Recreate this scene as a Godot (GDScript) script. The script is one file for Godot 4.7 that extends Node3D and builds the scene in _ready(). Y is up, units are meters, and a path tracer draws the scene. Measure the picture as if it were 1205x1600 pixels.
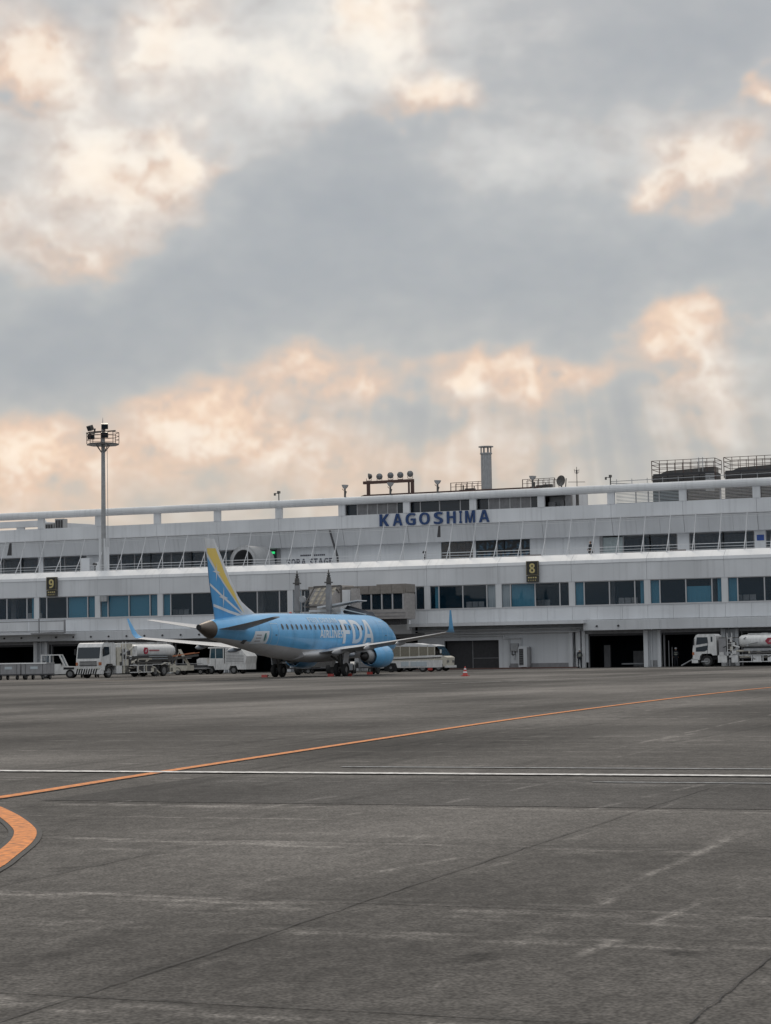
extends Node3D

# ---------------------------------------------------------------- mesh helper
class MB:
	var v := PackedVector3Array()
	var n := PackedVector3Array()
	var uv := PackedVector2Array()
	var col := PackedColorArray()
	var idx := PackedInt32Array()
	var xf := Transform3D()

	func vert(p: Vector3, nn: Vector3, t := Vector2.ZERO) -> int:
		v.append(xf * p)
		n.append((xf.basis * nn).normalized())
		uv.append(t)
		return v.size() - 1

	func face(a: int, b: int, c: int) -> void:
		var g := (v[c] - v[a]).cross(v[b] - v[a])
		if g.dot(n[a] + n[b] + n[c]) < 0.0:
			idx.append_array([a, c, b])
		else:
			idx.append_array([a, b, c])

	func tri(a: Vector3, b: Vector3, c: Vector3, nn: Vector3) -> void:
		var i := vert(a, nn)
		vert(b, nn)
		vert(c, nn)
		face(i, i + 1, i + 2)

	func quad(a: Vector3, b: Vector3, c: Vector3, d: Vector3, nn: Vector3) -> void:
		var i := vert(a, nn, Vector2(0, 1))
		vert(b, nn, Vector2(1, 1))
		vert(c, nn, Vector2(1, 0))
		vert(d, nn, Vector2(0, 0))
		face(i, i + 1, i + 2)
		face(i, i + 2, i + 3)

	func box(c: Vector3, s: Vector3, b := Basis()) -> MB:
		var h := s * 0.5
		for ax in 3:
			for sg in [-1.0, 1.0]:
				var nn := Vector3.ZERO
				nn[ax] = sg
				var u := Vector3.ZERO
				u[(ax + 1) % 3] = h[(ax + 1) % 3]
				var w := Vector3.ZERO
				w[(ax + 2) % 3] = h[(ax + 2) % 3]
				var o := nn * h[ax]
				quad(c + b * (o - u - w), c + b * (o + u - w), c + b * (o + u + w), c + b * (o - u + w), b * nn)
		return self

	func span(x0: float, x1: float, y0: float, y1: float, z0: float, z1: float) -> MB:
		return box(Vector3((x0 + x1) / 2, (y0 + y1) / 2, (z0 + z1) / 2), Vector3(absf(x1 - x0), absf(y1 - y0), absf(z1 - z0)))

	func bar(a: Vector3, b: Vector3, w: float, h := -1.0) -> MB:
		var d := (b - a).normalized()
		var up := Vector3.UP if absf(d.y) < 0.95 else Vector3.RIGHT
		var x := up.cross(d).normalized()
		var y := d.cross(x)
		return box((a + b) / 2, Vector3(w, w if h < 0 else h, a.distance_to(b)), Basis(x, y, d))

	func tube(a: Vector3, b: Vector3, r0: float, r1 := -1.0, k := 10, caps := true) -> MB:
		if r1 < 0:
			r1 = r0
		var d := (b - a).normalized()
		var up := Vector3.UP if absf(d.y) < 0.95 else Vector3.RIGHT
		var x := up.cross(d).normalized()
		var y := d.cross(x)
		var s := v.size()
		for i in k + 1:
			var t := TAU * i / k
			var q := x * cos(t) + y * sin(t)
			vert(a + q * r0, q)
			vert(b + q * r1, q)
		for i in k:
			var o := s + i * 2
			face(o, o + 1, o + 3)
			face(o, o + 3, o + 2)
		if caps:
			for e in 2:
				var p := a if e == 0 else b
				var r := r0 if e == 0 else r1
				var nn := -d if e == 0 else d
				var c0 := vert(p, nn)
				for i in k + 1:
					var t := TAU * i / k
					vert(p + (x * cos(t) + y * sin(t)) * r, nn)
				for i in k:
					face(c0, c0 + 1 + i, c0 + 2 + i)
		return self

	# profile: [radius, height along axis] from c along d
	func lathe(c: Vector3, d: Vector3, prof: Array, k := 20) -> MB:
		var up := Vector3.UP if absf(d.y) < 0.95 else Vector3.RIGHT
		var x := up.cross(d).normalized()
		var y := d.cross(x)
		for j in prof.size() - 1:
			var r0: float = prof[j][0]
			var h0: float = prof[j][1]
			var r1: float = prof[j + 1][0]
			var h1: float = prof[j + 1][1]
			var sl := Vector2(h1 - h0, -(r1 - r0)).normalized()
			var s := v.size()
			for i in k + 1:
				var t := TAU * i / k
				var q := x * cos(t) + y * sin(t)
				var nn := q * sl.x + d * sl.y
				vert(c + q * r0 + d * h0, nn)
				vert(c + q * r1 + d * h1, nn)
			for i in k:
				var o := s + i * 2
				face(o, o + 1, o + 3)
				face(o, o + 3, o + 2)
		return self

	# polygon in (u,w) pushed from e0 to e1 along the third axis. axis 0: x is the push axis, poly = (z,y); 1: push y, poly=(x,z); 2: push z, poly=(x,y)
	func prism(poly: Array, e0: float, e1: float, axis: int) -> MB:
		var pp := PackedVector2Array(poly)
		var at := func(q: Vector2, e: float) -> Vector3:
			return Vector3(e, q.y, q.x) if axis == 0 else Vector3(q.x, e, q.y) if axis == 1 else Vector3(q.x, q.y, e)
		var ctr := Vector2.ZERO
		for q in pp:
			ctr += q / pp.size()
		var ts := Geometry2D.triangulate_polygon(pp)
		for e in [e0, e1]:
			var nn := Vector3.ZERO
			nn[axis] = signf(e - (e0 + e1) / 2)
			for i in range(0, ts.size(), 3):
				tri(at.call(pp[ts[i]], e), at.call(pp[ts[i + 1]], e), at.call(pp[ts[i + 2]], e), nn)
		var area := 0.0
		for i in pp.size():
			area += pp[i].cross(pp[(i + 1) % pp.size()])
		for i in pp.size():
			var a := pp[i]
			var b := pp[(i + 1) % pp.size()]
			var o := (b - a).orthogonal() * signf(area)
			var o2 := Vector2((b - a).y, -(b - a).x) * signf(area)
			o = o2.normalized()
			var nn: Vector3 = (at.call(o, 0.0) as Vector3).normalized()
			quad(at.call(a, e0), at.call(b, e0), at.call(b, e1), at.call(a, e1), nn)
		return self

	# rings of equal size -> smooth skin
	func loft(rings: Array, closed := true, cap0 := false, cap1 := false) -> MB:
		var m: int = rings[0].size()
		var s := v.size()
		var cols := m + 1 if closed else m
		for r in rings.size():
			var mid := Vector3.ZERO
			for p in rings[r]:
				mid += p / m
			for i in cols:
				var p: Vector3 = rings[r][i % m]
				var pn: Vector3 = rings[r][(i + 1) % m] if closed or i < m - 1 else p
				var pp: Vector3 = rings[r][(i - 1 + m) % m] if closed or i > 0 else p
				var f: Vector3 = rings[mini(r + 1, rings.size() - 1)][i % m] - rings[maxi(r - 1, 0)][i % m]
				var nn := (pn - pp).cross(f)
				if nn.length() < 1e-9:
					nn = p - mid
				nn = nn.normalized()
				if closed and nn.dot(p - mid) < 0:
					nn = -nn
				vert(p, nn, Vector2(float(i) / (cols - 1), float(r) / (rings.size() - 1)))
		for r in rings.size() - 1:
			for i in cols - 1:
				var a := s + r * cols + i
				face(a, a + 1, a + cols + 1)
				face(a, a + cols + 1, a + cols)
		for e in 2:
			if (e == 0 and cap0) or (e == 1 and cap1):
				var ring: Array = rings[0] if e == 0 else rings[-1]
				var other: Array = rings[1] if e == 0 else rings[-2]
				var mid := Vector3.ZERO
				var mo := Vector3.ZERO
				for i in m:
					mid += ring[i] / m
					mo += other[i] / m
				for i in m:
					tri(mid, ring[i], ring[(i + 1) % m], (mid - mo).normalized())
		return self

	func mesh() -> ArrayMesh:
		var a := []
		a.resize(Mesh.ARRAY_MAX)
		a[Mesh.ARRAY_VERTEX] = v
		a[Mesh.ARRAY_NORMAL] = n
		a[Mesh.ARRAY_TEX_UV] = uv
		if col.size() == v.size():
			a[Mesh.ARRAY_COLOR] = col
		a[Mesh.ARRAY_INDEX] = idx
		var m := ArrayMesh.new()
		m.add_surface_from_arrays(Mesh.PRIMITIVE_TRIANGLES, a)
		return m

# ---------------------------------------------------------------- node helpers
var used := {}
func numbered(called: String) -> String:
	var k: int = used.get(called, -1) + 1
	used[called] = k
	return called if k == 0 else "%s_%03d" % [called, k]

func tag(o: Node, label := "", category := "", group := "", kind := "") -> Node:
	if label:
		o.set_meta("label", label)
	if category:
		o.set_meta("category", category)
	if group:
		o.set_meta("group", group)
	if kind:
		o.set_meta("kind", kind)
	return o

func thing(called: String, label: String, category: String, at := Vector3.ZERO, turn := 0.0, group := "") -> Node3D:
	var o := Node3D.new()
	o.name = numbered(called)
	add_child(o, true)
	o.position = at
	o.rotation.y = turn
	tag(o, label, category, group)
	return o

func local_name(parent: Node, called: String) -> String:
	if parent == self:
		return numbered(called)
	var key := "n_" + called
	var k: int = parent.get_meta(key, -1) + 1
	parent.set_meta(key, k)
	return called if k == 0 else "%s_%03d" % [called, k]

func put(called: String, m: MB, material: Material, parent: Node = self) -> MeshInstance3D:
	return put_mesh(called, m.mesh(), material, parent)

func put_mesh(called: String, m: Mesh, material: Material, parent: Node = self, at := Vector3.ZERO) -> MeshInstance3D:
	var o := MeshInstance3D.new()
	o.name = local_name(parent, called)
	o.mesh = m
	o.material_override = material
	o.position = at
	parent.add_child(o, true)
	return o

func struct(called: String, m: MB, material: Material) -> MeshInstance3D:
	var o := put(called, m, material)
	o.set_meta("kind", "structure")
	return o

func copy(o: Node3D, at: Vector3, label: String) -> Node3D:
	var c: Node3D = o.duplicate()
	c.name = numbered(str(o.name).trim_suffix("_000"))
	add_child(c, true)
	c.position = at
	c.set_meta("label", label)
	return c

func V(x: float, y: float, z: float) -> Vector3:
	return Vector3(x, y, z)

# ---------------------------------------------------------------- materials
func lin(r: float, g: float, b: float) -> Color:
	return Color(r, g, b).linear_to_srgb()

func mat(c: Color, rough := 0.6, metal := 0.0) -> StandardMaterial3D:
	var m := StandardMaterial3D.new()
	m.albedo_color = c
	m.roughness = rough
	m.metallic = metal
	return m

func noise_tex(freq: float, seed_: int, w: int, h: int, lo: float, hi: float, oct := 4, tint := Color.WHITE, power := 1.0) -> ImageTexture:
	var f := FastNoiseLite.new()
	f.seed = seed_
	f.noise_type = FastNoiseLite.TYPE_SIMPLEX_SMOOTH
	f.frequency = freq
	f.fractal_octaves = oct
	var src := f.get_seamless_image(w, h)
	src.convert(Image.FORMAT_L8)
	var d := src.get_data()
	var o := PackedByteArray()
	o.resize(w * h * 3)
	for i in w * h:
		var t := lerpf(lo, hi, pow(d[i] / 255.0, power))
		o[i * 3] = int(clampf(t * tint.r, 0, 1) * 255)
		o[i * 3 + 1] = int(clampf(t * tint.g, 0, 1) * 255)
		o[i * 3 + 2] = int(clampf(t * tint.b, 0, 1) * 255)
	return ImageTexture.create_from_image(Image.create_from_data(w, h, false, Image.FORMAT_RGB8, o))

func streak_tex() -> ImageTexture:
	var f := FastNoiseLite.new()
	f.seed = 61
	f.noise_type = FastNoiseLite.TYPE_SIMPLEX_SMOOTH
	f.frequency = 0.006
	f.fractal_octaves = 3
	var low := f.get_seamless_image(512, 512)
	f.frequency = 0.06
	f.seed = 62
	var cols := f.get_seamless_image(512, 512)
	low.convert(Image.FORMAT_L8)
	cols.convert(Image.FORMAT_L8)
	var dl := low.get_data()
	var dc := cols.get_data()
	var o := PackedByteArray()
	o.resize(512 * 512)
	for y in 512:
		for x in 512:
			var fade := 0.35 + 0.65 * dc[y * 512 + (x / 7) * 7] / 255.0
			o[y * 512 + x] = int(clampf(0.955 + (dl[y * 512 + x] / 255.0 - 0.5) * 0.10 - maxf(0.0, dc[256 * 512 + x] / 255.0 - 0.56) * 0.2 * fade, 0, 1) * 255)
	return ImageTexture.create_from_image(Image.create_from_data(512, 512, false, Image.FORMAT_L8, o))

func worn(c: Color, rough: float, tex: Texture2D, scale: Vector3, metal := 0.0) -> StandardMaterial3D:
	var m := mat(c, rough, metal)
	m.albedo_texture = tex
	m.uv1_triplanar = true
	m.uv1_world_triplanar = true
	m.uv1_scale = scale
	return m

var WHITE: StandardMaterial3D
var PANEL: StandardMaterial3D
var SOFFIT: StandardMaterial3D
var GREY: StandardMaterial3D
var DARK: StandardMaterial3D
var BLACK: StandardMaterial3D
var STEEL: StandardMaterial3D
var RUST: StandardMaterial3D
var GLASS: StandardMaterial3D
var BLIND: StandardMaterial3D
var PALE_BLIND: StandardMaterial3D
var FRAME: StandardMaterial3D
var ROOM: StandardMaterial3D
var TYRE: StandardMaterial3D
var RIM: StandardMaterial3D
var TRUCK: StandardMaterial3D
var CREAM: StandardMaterial3D
var CABGLASS: StandardMaterial3D
var RED: StandardMaterial3D
var BLUE: StandardMaterial3D
var PLANEWHITE: StandardMaterial3D
var BELLY: StandardMaterial3D
var PANE_DARK: StandardMaterial3D
var PANE_MID: StandardMaterial3D
var GUNMETAL: StandardMaterial3D
var grime: ImageTexture
var speck: ImageTexture

func make_materials() -> void:
	grime = noise_tex(0.010, 3, 512, 512, 0.89, 1.0, 5)
	grime = streak_tex()
	speck = noise_tex(0.03, 9, 256, 256, 0.85, 1.0, 4)
	WHITE = worn(lin(0.71, 0.725, 0.74), 0.55, grime, V(0.045, 0.03, 0.045))
	PANEL = worn(lin(0.71, 0.728, 0.75), 0.6, grime, V(0.05, 0.035, 0.05))
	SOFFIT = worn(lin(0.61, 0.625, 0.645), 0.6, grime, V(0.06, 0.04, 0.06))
	GREY = worn(lin(0.30, 0.30, 0.31), 0.6, speck, V(0.3, 0.15, 0.3))
	DARK = worn(lin(0.055, 0.055, 0.06), 0.6, speck, V(0.4, 0.4, 0.4))
	BLACK = mat(lin(0.012, 0.012, 0.014), 0.7)
	STEEL = worn(lin(0.42, 0.43, 0.44), 0.45, speck, V(0.5, 0.2, 0.5), 0.3)
	RUST = worn(lin(0.10, 0.055, 0.045), 0.7, speck, V(0.5, 0.3, 0.5))
	GLASS = mat(Color(0.10, 0.27, 0.36, 0.13), 0.03)
	GLASS.metallic_specular = 0.34
	GLASS.transparency = BaseMaterial3D.TRANSPARENCY_ALPHA
	BLIND = worn(lin(0.075, 0.30, 0.44), 0.8, speck, V(2.2, 0.05, 2.2))
	PALE_BLIND = worn(lin(0.55, 0.62, 0.66), 0.8, speck, V(2.2, 0.05, 2.2))
	FRAME = mat(lin(0.50, 0.50, 0.51), 0.45, 0.2)
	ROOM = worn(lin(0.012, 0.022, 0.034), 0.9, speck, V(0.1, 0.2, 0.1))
	TYRE = mat(lin(0.018, 0.018, 0.018), 0.85)
	RIM = mat(lin(0.20, 0.20, 0.20), 0.5, 0.3)
	TRUCK = worn(lin(0.76, 0.76, 0.75), 0.35, speck, V(0.4, 0.15, 0.4))
	CREAM = worn(lin(0.60, 0.57, 0.49), 0.5, speck, V(0.6, 0.3, 0.6))
	CABGLASS = mat(lin(0.02, 0.03, 0.04), 0.06)
	RED = mat(lin(0.42, 0.05, 0.04), 0.5)
	BLUE = worn(lin(0.14, 0.47, 0.83), 0.3, grime, V(0.3, 0.1, 0.3))
	BLUE.clearcoat_enabled = true
	BLUE.clearcoat = 0.4
	BLUE.clearcoat_roughness = 0.07
	PLANEWHITE = worn(lin(0.70, 0.72, 0.74), 0.3, grime, V(0.3, 0.1, 0.3))
	BELLY = worn(lin(0.58, 0.58, 0.59), 0.4, grime, V(0.4, 0.15, 0.4))
	PANE_DARK = mat(lin(0.02, 0.03, 0.042), 0.05)
	PANE_MID = mat(lin(0.03, 0.075, 0.10), 0.05)
	GUNMETAL = worn(lin(0.13, 0.125, 0.12), 0.4, speck, V(0.6, 0.6, 0.6), 0.4)

# ---------------------------------------------------------------- lettering
func text_tris(words: String, w: float, h: float, shear := 0.0, bold := true, font := "Droid Sans") -> PackedVector3Array:
	var t := TextMesh.new()
	var f := SystemFont.new()
	f.font_names = PackedStringArray([font])
	f.font_weight = 700 if bold else 400
	t.font = f
	t.font_size = 64
	t.pixel_size = 0.01
	t.depth = 0.0
	t.curve_step = 1.0
	t.text = words
	var a := t.get_mesh_arrays()
	var vs: PackedVector3Array = a[Mesh.ARRAY_VERTEX]
	var ns: PackedVector3Array = a[Mesh.ARRAY_NORMAL]
	var ix = a[Mesh.ARRAY_INDEX]
	var o := PackedVector3Array()
	var count: int = ix.size() if ix != null and ix.size() > 0 else vs.size()
	var lo := V(1e9, 1e9, 0)
	var hi := V(-1e9, -1e9, 0)
	for p in vs:
		lo = lo.min(p)
		hi = hi.max(p)
	for i in range(0, count, 3):
		var q: Array[int] = []
		for j in 3:
			q.append(ix[i + j] if ix != null and ix.size() > 0 else i + j)
		if ns[q[0]].z < 0.5:
			continue
		for j in 3:
			var p := vs[q[j]]
			var u := (p.x - lo.x) / (hi.x - lo.x) * w
			var y := (p.y - lo.y) / (hi.y - lo.y) * h
			o.append(V(u + shear * y, y, 0))
	return o

# triangles laid onto a surface: f(u, v) -> [point, normal]; split until every edge is short
func lay_on(m: MB, tris: PackedVector3Array, f: Callable, most: float) -> MB:
	var stack: Array = []
	for i in range(0, tris.size(), 3):
		stack.append([tris[i], tris[i + 1], tris[i + 2]])
	while stack.size():
		var t: Array = stack.pop_back()
		var best := 0
		var far := 0.0
		for j in 3:
			var d: float = t[j].distance_to(t[(j + 1) % 3])
			if d > far:
				far = d
				best = j
		if far > most:
			var a: Vector3 = t[best]
			var b: Vector3 = t[(best + 1) % 3]
			var c: Vector3 = t[(best + 2) % 3]
			var mid := (a + b) / 2
			stack.append([a, mid, c])
			stack.append([mid, b, c])
		else:
			var q := []
			for j in 3:
				q.append(f.call(t[j].x, t[j].y))
			var s := m.vert(q[0][0], q[0][1])
			m.vert(q[1][0], q[1][1])
			m.vert(q[2][0], q[2][1])
			m.face(s, s + 1, s + 2)
	return m

func poly_tris(poly: Array) -> PackedVector3Array:
	var pp := PackedVector2Array(poly)
	var o := PackedVector3Array()
	for i in Geometry2D.triangulate_polygon(pp):
		o.append(V(pp[i].x, pp[i].y, 0))
	return o

func letter_mesh(words: String, w: float, h: float, depth: float, font := "Droid Sans") -> MB:
	var m := MB.new()
	var ts := text_tris(words, w, h, 0.0, true, font)
	var edges := {}
	for i in range(0, ts.size(), 3):
		m.tri(ts[i] + V(0, 0, depth), ts[i + 1] + V(0, 0, depth), ts[i + 2] + V(0, 0, depth), Vector3.BACK)
		m.tri(ts[i], ts[i + 1], ts[i + 2], Vector3.FORWARD)
		var mid := (ts[i] + ts[i + 1] + ts[i + 2]) / 3
		for j in 3:
			var a := ts[i + j].snapped(V(1e-4, 1e-4, 1))
			var b := ts[i + (j + 1) % 3].snapped(V(1e-4, 1e-4, 1))
			var key := [a, b] if a < b else [b, a]
			if edges.has(key):
				edges.erase(key)
			else:
				edges[key] = mid
	for key in edges:
		var a: Vector3 = key[0]
		var b: Vector3 = key[1]
		var nn := (b - a).cross(Vector3.BACK).normalized()
		if nn.dot(edges[key] - a) > 0:
			nn = -nn
		m.quad(a, b, b + V(0, 0, depth), a + V(0, 0, depth), nn)
	return m

# ---------------------------------------------------------------- sky
var blobs := []
var n_warp := FastNoiseLite.new()
var n_big := FastNoiseLite.new()
var n_fine := FastNoiseLite.new()
var n_puff := FastNoiseLite.new()
var n_puff2 := FastNoiseLite.new()

func setup_sky_noise() -> void:
	for q in [[n_warp, 11, 0.35, 3], [n_big, 21, 0.11, 4], [n_fine, 31, 0.55, 5], [n_puff, 41, 0.9, 4], [n_puff2, 51, 1.15, 4]]:
		q[0].seed = q[1]
		q[0].frequency = q[2]
		q[0].fractal_octaves = q[3]
		q[0].noise_type = FastNoiseLite.TYPE_SIMPLEX_SMOOTH
	n_puff.fractal_type = FastNoiseLite.FRACTAL_RIDGED
	# azimuth, elevation, radii in degrees, strength, how warm (gaps lit from behind) or how slate (thick bases)
	blobs = [
		[-31.26, 16.56, 1.39, 0.83, 0.75, 0.9], [-31.81, 17.41, 1.11, 0.74, 0.3, 0.7], [-28.53, 13.55, 1.29, 0.92, 0.7, 0.7], [-26.86, 14.19, 0.6, 0.7, 0.75, 0.8], [-29.99, 14.32, 1.66, 1.11, 0.35, 0.6],
		[-27.20, 17.53, 0.83, 1.11, 0.62, 0.7], [-26.08, 17.55, 1.11, 1.11, 0.3, 0.6], [-20.89, 18.42, 1.02, 0.74, 0.75, 0.8], [-19.71, 15.93, 0.8, 0.52, 0.95, 0.75], [-23.09, 16.68, 2.03, 1.48, 0.32, 0.2], [-20.3, 17.2, 0.8, 1.0, 0.35, 0.4],
		[-11.48, 13.67, 1.2, 0.85, 0.8, 0.8], [-13.25, 13.21, 0.6, 0.3, 0.55, 0.9], [-9.61, 15.65, 0.4, 0.5, 0.9, 0.9], [-29.64, 11.29, 1.29, 0.65, 0.4, 1.0], [-31.82, 12.50, 0.92, 0.74, 0.3, 0.8],
		[-23.20, 8.38, 1.66, 0.62, 0.62, 1.15], [-26.00, 7.12, 1.66, 0.75, 0.72, 1.15], [-21.17, 7.80, 0.92, 0.55, 0.5, 1.15], [-24.35, 6.18, 2.03, 0.92, 0.45, 0.95], [-18.55, 8.31, 0.8, 0.46, 0.6, 1.15], [-16.52, 7.89, 1.66, 0.5, 0.75, 1.1],
		[-12.15, 9.56, 1.2, 0.6, 0.55, 1.25], [-13.00, 8.69, 0.74, 0.74, 0.6, 1.2], [-11.58, 7.36, 1.2, 1.4, 0.32, 0.6], [-30.94, 6.01, 2.03, 0.75, 0.75, 1.2], [-31.48, 4.75, 2.22, 0.74, 0.45, 1.1], [-27.48, 6.02, 1.11, 1.11, 0.3, 1.0], [-17.29, 6.25, 1.48, 1.11, 0.28, 0.6], [-21.02, 5.22, 3.70, 0.74, 0.28, 1.0],
		[-28.6, 14.6, 3.4, 2.4, 0.34, 0.25], [-23.0, 17.2, 3.6, 1.7, 0.42, 0.15], [-13.2, 14.6, 3.4, 1.3, 0.32, 0.15], [-30.0, 12.0, 2.4, 1.0, 0.22, 0.3], [-18.0, 13.9, 1.6, 1.0, 0.3, 0.1], [-26.0, 12.2, 1.4, 1.2, 0.16, 0.1], [-11.6, 7.9, 0.75, 1.9, 0.35, 0.5], [-18.6, 6.9, 0.55, 1.3, 0.32, 0.5], [-16.0, 17.9, 2.0, 0.8, 0.15, 0.1],
		[-22.39, 13.11, 3.14, 1.11, -0.45, 0], [-20.48, 14.88, 1.85, 0.74, -0.38, 0], [-21.67, 11.11, 5.91, 1.66, -0.36, 0], [-14.26, 16.97, 2.40, 1.85, -0.34, 0], [-10.93, 17.13, 1.85, 1.48, -0.4, 0], [-29.66, 8.94, 2.96, 1.2, -0.5, 0], [-19.88, 6.86, 1.0, 1.0, -0.35, 0], [-14.14, 6.90, 1.11, 1.11, -0.25, 0], [-10.56, 11.11, 2.22, 1.11, -0.3, 0], [-32.4, 8.2, 1.6, 0.92, -0.3, 0], [-31.90, 16.0, 0.7, 0.5, -0.6, 0], [-27.7, 13.92, 0.4, 0.37, -0.5, 0], [-15.72, 10.42, 2.77, 1.11, -0.3, 0], [-25.78, 10.77, 2.22, 1.11, -0.3, 0]]

func sky_at(az: float, el: float) -> Color:
	# layer coordinates: features shrink towards the horizon
	var q := V(az * 0.5, el, 0)
	var wx := n_warp.get_noise_2d(az, el * 1.3) * 1.3 + n_fine.get_noise_2d(az * 1.4, el * 1.7 + 40) * 0.5
	var wy := n_warp.get_noise_2d(az + 90, el * 1.3 + 50) * 0.75 + n_fine.get_noise_2d(az * 1.4 + 70, el * 1.7) * 0.3
	var b := 0.0
	var warm := 0.0
	var inside := clampf(1.0 - (absf(az + 21.0) - 11.5) / 6.0, 0, 1) * clampf(1.0 - (el - 18.5) / 6.0, 0, 1)
	if inside > 0.0:
		for k in blobs:
			var dx: float = (az + wx * 0.75 - k[0]) / k[2]
			if absf(dx) > 2.6:
				continue
			var dy: float = (el + wy * 0.75 - k[1]) / k[3]
			var r := dx * dx + dy * dy
			if r > 6.5:
				continue
			var g: float = exp(-r * 0.75) * k[4]
			b += g
			if g > 0:
				warm += g * k[5]
	var lay := V(sin(deg_to_rad(az)), cos(deg_to_rad(az)), 0) * (60.0 / (el * 0.55 + 7.0))
	var gen := n_big.get_noise_2d(lay.x * 4.0 + 31, lay.y * 4.0) * 1.2 + n_big.get_noise_2d(lay.x * 11.0, lay.y * 11.0 + 77) * 0.5
	var sunward := 0.5 + 0.5 * cos(deg_to_rad(az + 28.0))
	var gw := maxf(gen, 0.0) * clampf(1.3 - el / 50.0, 0.35, 1.0) * sunward * sunward
	b = lerpf(gen * 0.8, b, inside)
	warm = lerpf(gw * 0.9, warm, inside)
	# billows: rounded lumps inside the gaps, two sizes, pushed about by the warp
	var qa := az + wx * 0.9
	var qe := el * 1.25 + wy * 0.9
	var p1 := 1.0 - absf(n_fine.get_noise_2d(qa * 0.85 + 13.0, qe * 0.85)) * 2.2
	var p2 := 1.0 - absf(n_puff2.get_noise_2d(qa * 1.35, qe * 1.35 + 60.0)) * 2.2
	var lump := p1 * 0.6 + p2 * 0.4
	var fine := n_fine.get_noise_2d(az * 0.9 + 9, el * 1.2)
	var wisp := n_puff2.get_noise_2d(az * 0.55 + 70.0, el * 1.5)
	if b > 0.03:
		var sharp := clampf(b * 1.5, 0, 1) * clampf(warm / maxf(b, 0.05) * 0.9 + 0.12, 0.0, 0.85)
		b += (lump - 0.55) * 0.5 * sharp + fine * 0.3 * sharp
		b = lerpf(b, smoothstep(0.12, 0.95, b) * 1.05, 0.6 * sharp)
	b += fine * 0.16 + wisp * 0.10
	# shafts of light falling from the gaps
	var ang := rad_to_deg(atan2(az + 17.5, 25.0 - el))
	var ray := n_warp.get_noise_2d(ang * 1.1, 5.0) + 0.25 * n_warp.get_noise_2d(ang * 2.4, 55.0)
	b += ray * 0.27 * clampf((9.0 - el) / 2.5, 0, 1) * clampf(1.4 - absf(az + 16.0) / 9.0, 0.0, 1.0)
	var e := clampf(el / 18.7, 0, 1.4)
	var base := Color(0.775, 0.735, 0.685).lerp(Color(0.715, 0.715, 0.705), clampf(e * 3.6 - 0.5, 0, 1)).lerp(Color(0.698, 0.710, 0.716), clampf(e * 2.6 - 0.75, 0, 1)).lerp(Color(0.704, 0.708, 0.714), clampf(e * 2.0 - 1.1, 0, 1))
	base = base.lerp(Color(0.640, 0.685, 0.735), 0.8 * (1.0 - sunward) * clampf(1.0 - el / 70.0, 0, 1))
	if az > -19.0 and az < 10.0 and el < 8.5:
		base = base.lerp(Color(0.700, 0.700, 0.690), 0.5 * clampf((az + 19.0) / 4.0, 0, 1) * clampf((8.5 - el) / 2.0, 0, 1))
	var c := base
	if b >= 0:
		var w := clampf(warm / maxf(b, 0.05), 0, 1.2)
		var t := clampf(1.0 - exp(-b * 1.5), 0, 1)
		var peach := Color(0.930, 0.915, 0.890).lerp(Color(0.985, 0.800, 0.670), clampf(w - 0.2, 0, 1))
		var bright := Color(1.0, 0.965, 0.915).lerp(Color(1.0, 0.870, 0.745), clampf(w - 0.35, 0, 1))
		c = base.lerp(peach.lerp(bright, smoothstep(0.45, 0.85, t)), t)
	else:
		c = base.lerp(Color(0.595, 0.618, 0.645), clampf(1.0 - exp(b * 1.5), 0, 0.85))
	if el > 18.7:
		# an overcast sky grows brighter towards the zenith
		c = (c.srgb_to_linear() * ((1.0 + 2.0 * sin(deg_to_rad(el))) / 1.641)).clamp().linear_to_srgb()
	return c

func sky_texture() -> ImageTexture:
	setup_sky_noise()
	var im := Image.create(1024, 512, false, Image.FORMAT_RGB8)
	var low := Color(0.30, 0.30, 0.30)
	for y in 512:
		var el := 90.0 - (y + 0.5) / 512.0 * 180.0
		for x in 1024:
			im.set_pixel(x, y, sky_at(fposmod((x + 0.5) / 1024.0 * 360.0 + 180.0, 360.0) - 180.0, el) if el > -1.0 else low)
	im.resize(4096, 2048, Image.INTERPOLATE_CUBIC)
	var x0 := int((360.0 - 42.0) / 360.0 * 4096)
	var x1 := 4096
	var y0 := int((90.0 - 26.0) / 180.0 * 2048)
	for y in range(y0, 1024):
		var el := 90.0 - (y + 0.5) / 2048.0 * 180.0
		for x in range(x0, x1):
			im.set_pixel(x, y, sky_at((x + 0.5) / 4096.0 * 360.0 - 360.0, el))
	return ImageTexture.create_from_image(im)

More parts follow.
